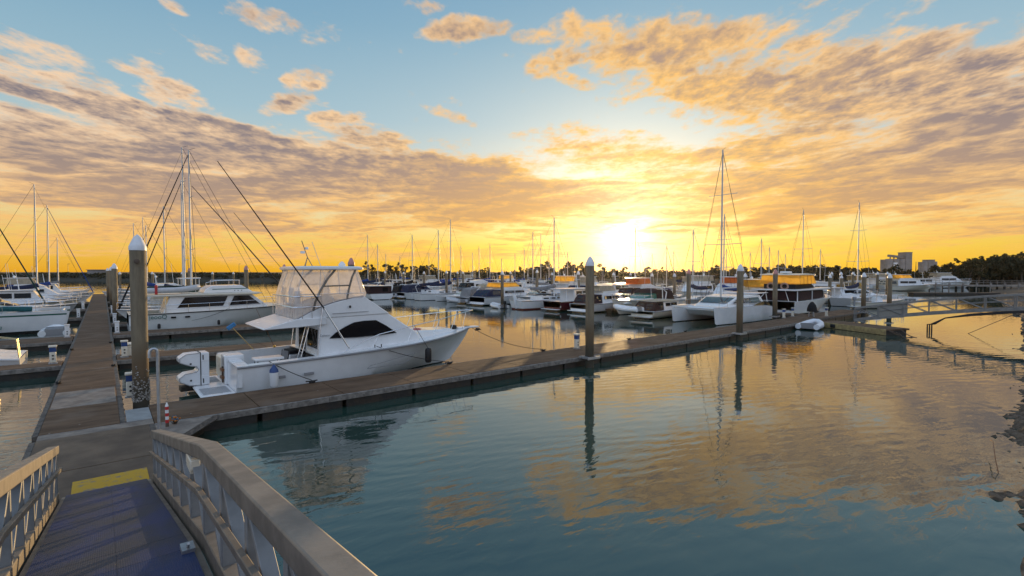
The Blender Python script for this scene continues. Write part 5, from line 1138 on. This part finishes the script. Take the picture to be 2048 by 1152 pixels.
for y_ in (.75, 1.15): m = MB(); m.tube([(.05, y_, .60), (.12, y_, 1.45), (.75, y_, 1.60), (.8, y_, .7)], .028, 8); m.build('ladder_rail', mat('brass_tube', (.5, .4, .22), .3, .9), t)
for z_ in (1.0, 1.3): m = MB(); m.tube([(.09, .75, z_), (.09, 1.15, z_)], .02, 6); m.build('ladder_step', m_stainless, t)
for a in (('white cruiser with a grey framed canvas windscreen left of the walkway', -11.4, 62, 9.5, 0, 3.4, 'cruiser', None, c_grey, None, 1.1), ('white boat with a curtained upper bridge at the far left', -12.2, 94.5, 10, 0, 3.6, 'flybridge', None, None, c_cream, 1.0), ('white cruiser with a blue cover in the middle left berths', -11, 79, 9, 0, 3.2, 'cruiser', None, c_blue, None, 1.0), ('white launch at a near left berth beside the blue covered cruiser', -11, 74.8, 9, 0, 3.2, 'wheelhouse', None, None, None, .95), ('white boat at the farthest left berth', -11.5, 109.5, 9.5, 0, 3.3, 'wheelhouse', None, None, None, 1.0),
          ('white boat with its stern gear behind the second walkway pile', 3.0, 63.2 - 1.0, 8.5, 0, 3.0, 'cruiser', None, c_cream, None, .95), ('white flybridge boat with a tall radar mast right of the second walkway pile', 2.5, 82, 10, 0, 3.4, 'flybridge', None, None, None, 1.0), ('white launch at the far right side of the walkway', 2.5, 97, 9, 0, 3.2, 'wheelhouse', None, None, None, 1.0)):
    lab, x, y, L, rz, B, st, hm, can, fl, fb = a; motorboat(lab, x, y, L, rz, B, st, hm, can, fl, fb=fb)
t = thing('dock_box', 'cream lidded dock box at the right edge of the walkway', 'dock box', (1.15, 30.2, .45)); MB().bx(-.35, .35, -.3, .3, 0, .5).build('box', m_cream, t, bevel=.03); MB().bx(-.38, .38, -.33, .33, .503, .6).build('lid', m_cream, t, bevel=.04)
rib('small white covered dinghy between the walkway and the green striped catamaran', -2.6, 45.5, .1, 2.4, R(90), False, c_grey, m_white)

for k, (px, yt, d) in enumerate(((772, 508, 150), (800, 512, 160), (945, 505, 150), (1003, 517, 140), (1030, 508, 150), (1056, 512, 160), (1135, 505, 130), (1098, 512, 135), (1304, 508, 120), (1347, 502, 110), (1406, 500, 105), (1452, 497, 100), (1500, 505, 108), (1556, 500, 100), (1570, 508, 118), (1640, 498, 96), (858, 506, 150))):
    a = (px - 1024) / 1000; x = a * d * math.cos(TH) + d * math.sin(TH); y = -a * d * math.sin(TH) + d * math.cos(TH)
    sailboat('distant sailing yacht with a thin short mast among the far berths', x, y, 4.45 + (544 - yt) / 1000 * d, PI if k % 2 else 0, 9, (h_white, h_navy, h_cream)[k % 3], (c_navy, c_blue, c_grey)[k % 3], None, 'distant sailing yachts in the far berths', 1, None, 1.)

for a in (('white open backed launch in the near row right of the dark red curtained boat', 39.2, 87, 8.5, 0, 3.0, 'wheelhouse', None, None, None, .9), ('small white cruiser left of the navy sprayhood yacht', 39.4, 93, 8, 0, 2.8, 'cruiser', None, c_navy, None, .9), ('white launch beside the sleek power catamaran in the near row', 39.4, 59.5, 8.5, 0, 2.9, 'cruiser', None, c_grey, None, .85),
          ('pale far launch right of the orange lit flybridge', 75, 90.5, 9, 0, 3.0, 'wheelhouse', None, None, None, .95), ('far white flybridge boat under the lone thin masts', 75, 116, 9, 0, 3.2, 'flybridge', None, None, c_cream, .95), ('far white cruiser with a blue cover under the thin masts', 75, 126, 9, 0, 3.0, 'cruiser', None, c_blue, None, .95), ('far white launch left of the low golden trees', 53.2, 116, 9, 0, 3.0, 'wheelhouse', None, c_navy, None, .95), ('far cream launch beneath the round tree', 75, 84, 9, 0, 3.0, 'wheelhouse', h_cream, None, None, .95),
          ('far white sport fisher right of the purple boat cover', 75, 34, 9.5, 0, 3.2, 'sportfisher', None, None, c_cream, 1.0)):
    lab, x, y, L, rz, B, st, hm, can, fl, fb = a
    motorboat(lab, x, y, L, rz, B, st, hm, can, fl, fb=fb)
# ------------------------------------------------------------------ land
def rf(r, f, z=0.): return (r * math.cos(TH) + f * math.sin(TH), -r * math.sin(TH) + f * math.cos(TH), z)
m_land = mat('dark_scrub_ground', (.030, .027, .016), .95, nscale=.06, ncol=(.05, .042, .026), bump=.5, bscale=.5)
m_mud = mat('wet_mud', (.075, .055, .038), .85, nscale=6, ncol=(.17, .13, .095), bump=1., bscale=22, spec=.15)
m_rock = mat('oyster_rock', (.15, .115, .085), .8, nscale=5, ncol=(.07, .052, .038), bump=1., bscale=16)
sh_line = [(-700, 255), (-420, 262), (-250, 258), (-130, 252), (-20, 240), (40, 226), (90, 212), (140, 186), (170, 165), (190, 150), (230, 138), (330, 130), (600, 160)]
def land(name, pts, prof, jit):
    m = MB(); rows = []; P = []
    for (r0, f0), (r1, f1) in zip(pts, pts[1:]):
        n = max(2, int(math.hypot(r1 - r0, f1 - f0) / 9))
        P += [(lerp(r0, r1, i / n), lerp(f0, f1, i / n)) for i in range(n)]
    P.append(pts[-1])
    for back, z in prof: rows.append([rf(r * (1 + back / 900), f + back + rnd.uniform(-1, 1) * jit * (back < 50), z(r) * rnd.uniform(.9, 1.1)) for r, f in P])
    m.loft(rows); o = m.build(name, m_land); return kind(o, 'structure')
lev = lambda r: 3.5 + .3 * math.sin(r * .07) if r < -30 else max(1.3, 3.5 - (r + 30) * .05) if r < 130 else 1.3 + min((r - 130) * .05, 2.)
land('far_shore', sh_line, [(-3, lambda r: -.4), (2, lambda r: .5), (9, lambda r: lev(r) * .8), (14, lev), (60, lambda r: lev(r) + .2), (200, lambda r: 3.5), (900, lambda r: 4.)], .8)
def vs(u):
    t = [(-60, -6), (0, -1.2), (8, .15), (12.3, .35), (12.9, 1.0), (13.8, 1.32), (14.6, .95), (17.8, 1.45), (19, 1.85), (22, 2.1), (25.7, 2.15), (30, 2.1), (40, 3.3), (52, 4.6), (66, 5.7), (78, 7.7), (120, 14), (195, 24), (300, 40)]
    for (a, b), (c, d) in zip(t, t[1:]):
        if u <= c: return lerp(b, d, (u - a) / (c - a))
    return 40
from mathutils import noise as mn
m = MB(); us = [-60 + i * 2 for i in range(30)] + [i * .5 for i in range(24)] + [12 + i * .09 for i in range(200)] + [30 + i * .3 for i in range(40)] + [42 + i * 1.2 for i in range(70)] + [126 + i * 6 for i in range(30)]
rows = []
for u in us:
    row = []
    for k in range(54):
        d = .95 - k * .065 if k < 44 else -1.9 - (k - 44) * 3.5
        p = Vector((u * .55, (vs(u) + d) * .55, 0))
        z = -d * .20 + .10 * mn.fractal(p, .6, 2.1, 4) + .13 * mn.fractal(p * 5.5, .55, 2.2, 4) - .01 if k < 44 else .25 - (d + 1.9) * .10
        row.append((u, vs(u) + d, z))
    rows.append(row)
m.loft(rows); kind(m.build('mud_bank', m_mud), 'structure')
def rock(x, y, s, lab, z=.0):
    m = MB(); m.sphere((0, 0, 0), s, 14, 9, (1, .8, .5)); o = m.build('rock', m_rock, smooth=25)
    for v in o.data.vertices:
        v.co *= 1 + .38 * mn.fractal(v.co * (1.5 / s) + Vector((x, y, 0)), .6, 2.1, 4)
    o.location = (x, y, z); o.rotation_euler = (0, 0, rnd.uniform(0, 6)); return tag(o, lab, 'rock', 'rocks on the mud bank')
for k, (u, d, s) in enumerate(((12.9, .16, .16), (13.5, .0, .26), (19.4, .05, .3), (21.6, .1, .3), (24.6, .1, .36), (52, .3, .6), (55, .2, .7), (59, .1, .6), (66, .4, .7), (73, .5, .9), (79, .2, .8), (85, .4, .9))):
    rock(u, vs(u) + d - (.22 if u < 40 else .5), s * (.34 if u < 40 else .45), 'dark rough rock half sunk in the mud at the water edge', .02)
t = tag(MB().tube([(15.2, 1.62, -.05), (15.5, 1.72, .22), (16.3, 1.86, .42), (16.9, 1.98, .30)], 0.010, 5).build('driftwood_stick', m_wood), 'thin bent stick poking out of the water beside the mud bank', 'stick')

# ------------------------------------------------------------------ trees
def leaf_fn(c1, c2):
    def fn(t, b, tc):
        g = t.new('ShaderNodeObjectInfo').outputs['Random']; n = t.noise(tc, .55, 3)
        c = t.mix(t.mr(n, .35, .65), tuple(c1) + (1,), tuple(c2) + (1,)); c = t.mix(t.m('MULTIPLY', g, .4), c, (.075, .055, .025, 1)); t.put(b.inputs['Base Color'], c)
        tl = t.new('ShaderNodeBsdfTranslucent'); t.put(tl.inputs[0], c); mx = t.new('ShaderNodeMixShader'); mx.inputs[0].default_value = .3
        t.l.new(b.outputs[0], mx.inputs[1]); t.l.new(tl.outputs[0], mx.inputs[2]); t.l.new(mx.outputs[0], t.n['Material Output'].inputs[0])
    return fn
m_leaf = mat('gum_foliage', (.05, .06, .025), .8, fn=leaf_fn((.024, .032, .012), (.050, .052, .020)))
m_leaf2 = mat('fig_foliage', (.04, .05, .02), .8, fn=leaf_fn((.018, .026, .010), (.036, .040, .016)))
m_bark = mat('grey_bark', (.14, .11, .08), .9, nscale=3, namt=.4)
def leaves(m, c, rad, n, s, sc=(1, 1, .8), rr=None):
    rr = rr or rnd
    for k in range(n):
        while True:
            p = Vector((rr.uniform(-1, 1), rr.uniform(-1, 1), rr.uniform(-1, 1)))
            if p.length < 1: break
        p = Vector((p.x * sc[0], p.y * sc[1], p.z * sc[2])) * rad + Vector(c)
        a = Vector((rr.gauss(0, 1), rr.gauss(0, 1), rr.gauss(0, .7))).normalized(); b = a.orthogonal().normalized(); q = s * rr.uniform(.6, 1.3)
        d = a.cross(b) * q * .7; b = b * q
        m.add([p - b, p + d, p + b, p - d], [(0, 1, 2, 3)])
def make_tree(H, W, kindt, seed):
    rr = random.Random(seed); t = thing('tree', 'tree', 'tree', (0, 0, 0)); tm = MB(); cm = MB()
    tr = H * .022 + .08; top = H * (.45 if kindt == 'gum' else .32)
    tm.tube([(0, 0, -.8), (rr.uniform(-.2, .2), rr.uniform(-.2, .2), top * .5), (rr.uniform(-.3, .3), rr.uniform(-.3, .3), top)], tr, 7, tr * .7)
    n = {'gum': 14, 'fig': 13, 'bush': 7}[kindt]
    for k in range(n):
        a = rr.uniform(0, 6.28); ro = W * .5 * math.sqrt(rr.uniform(.02, .85)); zz = lerp(.22, .93, rr.random() ** .8) * H if kindt == 'gum' else H * lerp(.38, .86, rr.random()) * (1 - .35 * (ro / (W * .5)) ** 2)
        if kindt == 'bush': zz = H * rr.uniform(.25, .7)
        c = Vector((ro * math.cos(a), ro * math.sin(a), zz)); rad = W * rr.uniform(.13, .22) * (1.1 if kindt != 'gum' else .95)
        tm.tube([(0, 0, top * .85), (c.x * .5, c.y * .5, lerp(top, c.z, .6)), c], tr * .45, 5, tr * .12)
        for q in range(3):
            leaves(cm, c + Vector((rr.gauss(0, rad * .5), rr.gauss(0, rad * .5), rr.gauss(0, rad * .35))), rad * rr.uniform(.5, .9), int(34 if kindt == 'gum' else 46), W * .045 + .06, (1, 1, .7), rr)
    tm.build('trunk', m_bark, t); cm.build('crown', m_leaf if kindt == 'gum' else m_leaf2, t, smooth=0); return t
protos = [('gum', 9, 6.5), ('gum', 10, 5), ('fig', 7.5, 8.5), ('bush', 4.5, 7), ('gum', 11, 7.5), ('fig', 9, 10)]
protos = [(k, make_tree(H, W, k, 40 + i), H) for i, (k, H, W) in enumerate(protos)]
used = set()
def plant(i, r, f, h, lab, grp, z=1.2):
    k, o, H = protos[i]; s = h / H; wv = rnd.uniform(.9, 1.15)
    if i not in used: used.add(i); o.location = rf(r, f, z); o.rotation_euler = (0, 0, rnd.uniform(0, 6)); o.scale = (s * wv, s * wv, s); tag(o, lab, 'tree', grp); return o
    return dup(o, rf(r, f, z), rnd.uniform(0, 6), lab, grp, (s * wv, s * wv, s))
def shore(r):
    for (a, b), (c, d) in zip(sh_line, sh_line[1:]):
        if a <= r <= c: return lerp(b, d, (r - a) / (c - a))
    return 200
G_T = 'trees along the far shore'
for px, ytop, i, lab in ((737, 527, 4, 'loose tree on the far shore just right of the hard top roof'), (772, 532, 0, 'open tree on the far shore by the dark red curtained boat'), (788, 529, 4, 'open crowned tree left of the lone pale mast'), (806, 533, 0, 'tree close left of the lone pale mast'), (835, 531, 2, 'dense dark tree right of the lone pale mast'), (849, 534, 5, 'broad dark tree behind the blue canopied boats'), (866, 532, 1, 'narrow tree left of the leaning masts'),
    (963, 541, 0, 'small tree above the orange lit flybridge'), (974, 537, 1, 'thin loose tree above the orange lit flybridge'), (1020, 545, 3, 'low round tree in the gold light'), (1042, 536, 1, 'thin topped tree left of the round tree'), (1088, 527, 5, 'big round dark tree behind the close pair of masts'), (1074, 533, 2, 'dark tree leaning into the left of the big round tree'),
    (1143, 528, 5, 'broad sunlit tree left of the finger dock pile'), (1163, 528, 4, 'sunlit tree directly behind the finger dock pile'), (1176, 531, 0, 'sunlit tree touching the left side of the finger dock pile'), (1203, 531, 1, 'glowing tree just right of the finger dock pile'), (1228, 541, 2, 'low glowing tree under the sun'), (1250, 537, 0, 'glowing tree right below the sun'),
    (1297, 537, 0, 'tree right of the thin mast in the glare'), (1316, 537, 4, 'open tree right of the glare'), (1350, 543, 2, 'low tree left of the red capped pile'), (1365, 541, 0, 'sunlit tree by the red capped pile'), (1428, 534, 5, 'dark round tree directly behind the catamaran mast'), (1467, 538, 2, 'dark tree right of the tall catamaran mast'), (1488, 537, 0, 'tree beside the catamaran front pile'), (1514, 540, 2, 'dark tree left of the flybridge motor yacht'), (1562, 532, 5, 'dark round tree above the flybridge motor yacht'),
    (1788, 533, 5, 'big dark round tree in front of the grain silo')):
    a = (px - 1024) / 1000; d = 232 - max(0, a) * 70; r = a * d; f = max(d, shore(r) + 16); zt = 4.45 + (544 - ytop) / 1000 * f
    plant(i, a * f, f, max(3, (zt - 1.2) * 1.12), lab, None)
for k in range(62):
    px = 722 + k * 15.5 + rnd.uniform(-5, 5); a = (px - 1024) / 1000; f = shore(a * 225) + rnd.uniform(14, 34)
    yt = rnd.uniform(543, 550) if px < 1120 or 1240 < px < 1420 else rnd.uniform(541, 547) if px < 1500 else rnd.uniform(532, 540)
    plant(rnd.choice((5, 2, 2, 3, 5, 3)), a * f, f, max(3.4, 4.45 + (546 - yt) / 1000 * f - .6), 'low dark tree in the belt along the far shore', 'low dark trees in the far shore belt')
for k in range(26):
    px = 1590 + k * 10 + rnd.uniform(-4, 4); a = (px - 1024) / 1000; f = shore(a * 200) + rnd.uniform(18, 55)
    yt = rnd.uniform(530, 537) if px < 1740 else rnd.uniform(538, 546)
    plant(rnd.choice((2, 5, 0, 4)), a * f, f, 4.45 + (544 - yt) / 1000 * f - 1.2, 'dark tree in the wood left of the grain silos', 'trees of the wood left of the silos')
for k in range(58):
    px = 1876 + k * 5.2 + rnd.uniform(-4, 4); a = (px - 1024) / 1000; f = rnd.uniform(160, 205)
    yt = lerp(536, 513, min(1, (px - 1876) / 130)) + rnd.uniform(-3, 14)
    plant(rnd.choice((2, 5, 4, 0)), a * f, f, (4.45 + (544 - yt) / 1000 * f - 1.4) * 1.12, 'dark tree in the wood behind the far jetty', 'trees of the wood behind the jetty')
for px, yt in ((1925, 517), (1946, 513), (1985, 514), (2018, 512), (2040, 509)): a = (px - 1024) / 1000; plant(4, a * 175, 175, 4.45 + (544 - yt) / 1000 * 175 - 1.4, 'open crowned tree standing above the wood behind the jetty', 'tall trees above the jetty wood')
m = MB(); rr = random.Random(5)
for k in range(2900):
    r = rr.uniform(-330, -8) if k < 1100 else rr.uniform(-90, 195); f = shore(r) + rr.uniform(3, 17)
    if k >= 1300: f = shore(r) + rr.uniform(12, 30); leaves(m, rf(r, f, 1.2 + (2.2 + 1.6 * mn.noise(Vector((r * .09, 3, 0)))) * rr.uniform(.1, 1.25)), rr.uniform(.9, 1.7), 9, .6, (1.2, 1.2, .8), rr); continue
    leaves(m, rf(r, f, lev(r) * .75 + rr.uniform(0, .9) - (1. if f < shore(r) + 8 else 0)), rr.uniform(.8, 1.6), 9, .55, (1.3, 1.3, .6), rr)
tag(kind(m.build('scrub', m_leaf2, smooth=0), 'stuff'), 'dark scrub along the crest of the far river bank', 'scrub')

# ------------------------------------------------------------------ grain silos, jetty, distant bits
m_conc = mat('silo_concrete', (.30, .27, .25), .85, nscale=.15, ncol=(.22, .20, .19), bump=.2, bscale=1)
def silo(label, r, f, cells, rad, h, tower, gal, sign):
    t = thing('grain_silo', label, 'grain silo', rf(r, f, 1), -TH)
    for k in range(cells):
        m = MB(); m.lathe([(rad, 0), (rad, h), (rad * .9, h + .5)], 20, (k * rad * 1.95, 0, 0)); m.lathe([(rad, 0), (rad, h - .02)], 20, (k * rad * 1.95, rad * 1.95, 0)); m.build('silo_cell', m_conc, t)
    W = cells * rad * 1.95
    m = MB(); m.bx(-rad * .9, W - rad * 1.1, -rad * .2, rad * 2, 0, h - .3); m.build('core', m_conc, t)
    for x0, x1, z in tower: m = MB(); m.bx(x0, x1, -rad * 1.02, rad * 2.1, 0, z); tw = m.build('tower', m_conc, t); m = MB(); m.bx(x0 - .3, x1 + .3, -rad * 1.1, rad * 2.2, z, z + .5); m.build('parapet', m_conc, tw)
    if gal:
        m = MB(); x0, x1, za, zb = gal; m.slab([(x0, za), (x0, za + 2.2), (x1, zb + 2.2), (x1, zb)], 1.6); m.build('gallery', m_conc, t)
        for k in range(4): x = lerp(x0, x1, (k + .5) / 4); m = MB(); m.bx(x - .3, x + .3, -.5, .5, h - .2, lerp(za, zb, (k + .5) / 4) + .2); m.build('gallery_leg', m_conc, t)
    if sign: m = MB(); m.bx(sign[0], sign[1], -rad * 1.04, -rad * 1.0, sign[2], sign[3]); m.build('sign_panel', m_white, t)
silo('big pale grain silo with a tower on its right and a white square panel', 391.5, 520, 3, 3.4, 16.5, [(14.8, 21.4, 23.5)], (-.6, 14.7, 19.3, 17.6), (2.2, 6.4, 8.4, 13.2))
silo('smaller grain silo farther right with a low rooftop block', 513, 622, 3, 3.0, 16., [(2, 10, 18.3), (15.4, 19, 9.5)], None, None)
t = thing('mast_tower', 'thin lattice mast between the two grain silos', 'mast', rf(452, 560, 1)); m = MB(); m.tube([(0, 0, 0), (0, 0, 15)], .5, 4, .2); m.build('lattice', m_wire, t); m = MB(); m.tube([(2.5, 0, 0), (2.5, 0, 5)], 1.1, 8, .8); m.build('tank', m_conc, t)
t = thing('jetty', 'long pale jetty on slim piles below the dark wood at the right', 'jetty', (0, 0, 0))
jp = lambda s, off=0., z=0.: rf(lerp(101, 150, s), lerp(124, 112, s) + off, z)
m_jet = mat('jetty_timber', (.30, .27, .24), .8, nscale=2, namt=.3)
m = MB(); m.loft([[jp(s, o, z) for o, z in ((-1, .95), (1, .95), (1, 1.35), (-1, 1.35))] for s in (0, .25, .5, .75, 1)], True); m.build('deck', m_jet, t)
for i in range(19):
    for o in (-.9, .9):
        m = MB(); m.tube([jp(i / 18, o, -.8), jp(i / 18, o, 1.0)], .13 if i % 3 else .24, 6); m.build('pile', m_float if i % 3 == 0 else m_jet, t)
    m = MB(); m.tube([jp(i / 18, -1.05, 1.0), jp(i / 18, -1.05, 1.75)], .22, 4); m.build('bracket', m_conc, t)
for z in (1.9, 2.35): m = MB(); m.tube([jp(s, -.95, z) for s in (0, .5, 1)], .05, 5); m.build('handrail', m_jet, t)
for i in range(37): m = MB(); m.tube([jp(i / 36, -.95, 1.3), jp(i / 36, -.95, 2.36)], .035, 4); m.build('rail_post', m_jet, t)
a0 = rf(78, 97); dk = dock('low floating dock in the gap behind the far gangway', 0, 17, 0, 1.6, 4.2, 'u'); dk.location = a0; dk.rotation_euler = (0, 0, -TH)
t = thing('low_shed', 'long low flat roofed shed on the left skyline', 'shed', rf(-225, 275, 3.5), -TH); MB().bx(-6, 6, -3, 3, 0, 2.0).build('wall', m_conc, t); MB().bx(-6.4, 6.4, -3.4, 3.4, 2.0, 2.3).build('roof', m_conc, t)
for k, r in enumerate((-262, -244, -204, -150, -120, -95, -60)):
    t = thing('lamp_post', 'tiny lamp post standing on the far left river bank', 'lamp post', rf(r, 275, 3.4), 0, 'lamp posts on the far bank'); m = MB(); m.tube([(0, 0, 0), (0, 0, 5.5 if k % 2 else 4)], .12, 5, .08); m.build('pole', m_wire, t); m = MB(); m.box((.4, 0, 5.5 if k % 2 else 4), (1., .2, .15)); m.build('lamp', m_wire, t)

# ------------------------------------------------------------------ evening haze
m = bpy.data.materials.new('evening_haze'); m.use_nodes = True; nt = m.node_tree; nt.nodes.remove(nt.nodes['Principled BSDF'])
pv = nt.nodes.new('ShaderNodeVolumePrincipled'); pv.inputs['Color'].default_value = (1, .93, .82, 1); pv.inputs['Density'].default_value = 3e-5; pv.inputs['Anisotropy'].default_value = .82
nt.links.new(pv.outputs[0], nt.nodes['Material Output'].inputs['Volume'])
q = MB(); q.bx(-690, 1190, -55, 1390, -2.5, 36); hz = q.build('haze', m, smooth=0); kind(hz, 'stuff'); hz['label'] = 'thin golden evening haze over the whole marina'; hz['category'] = 'haze'
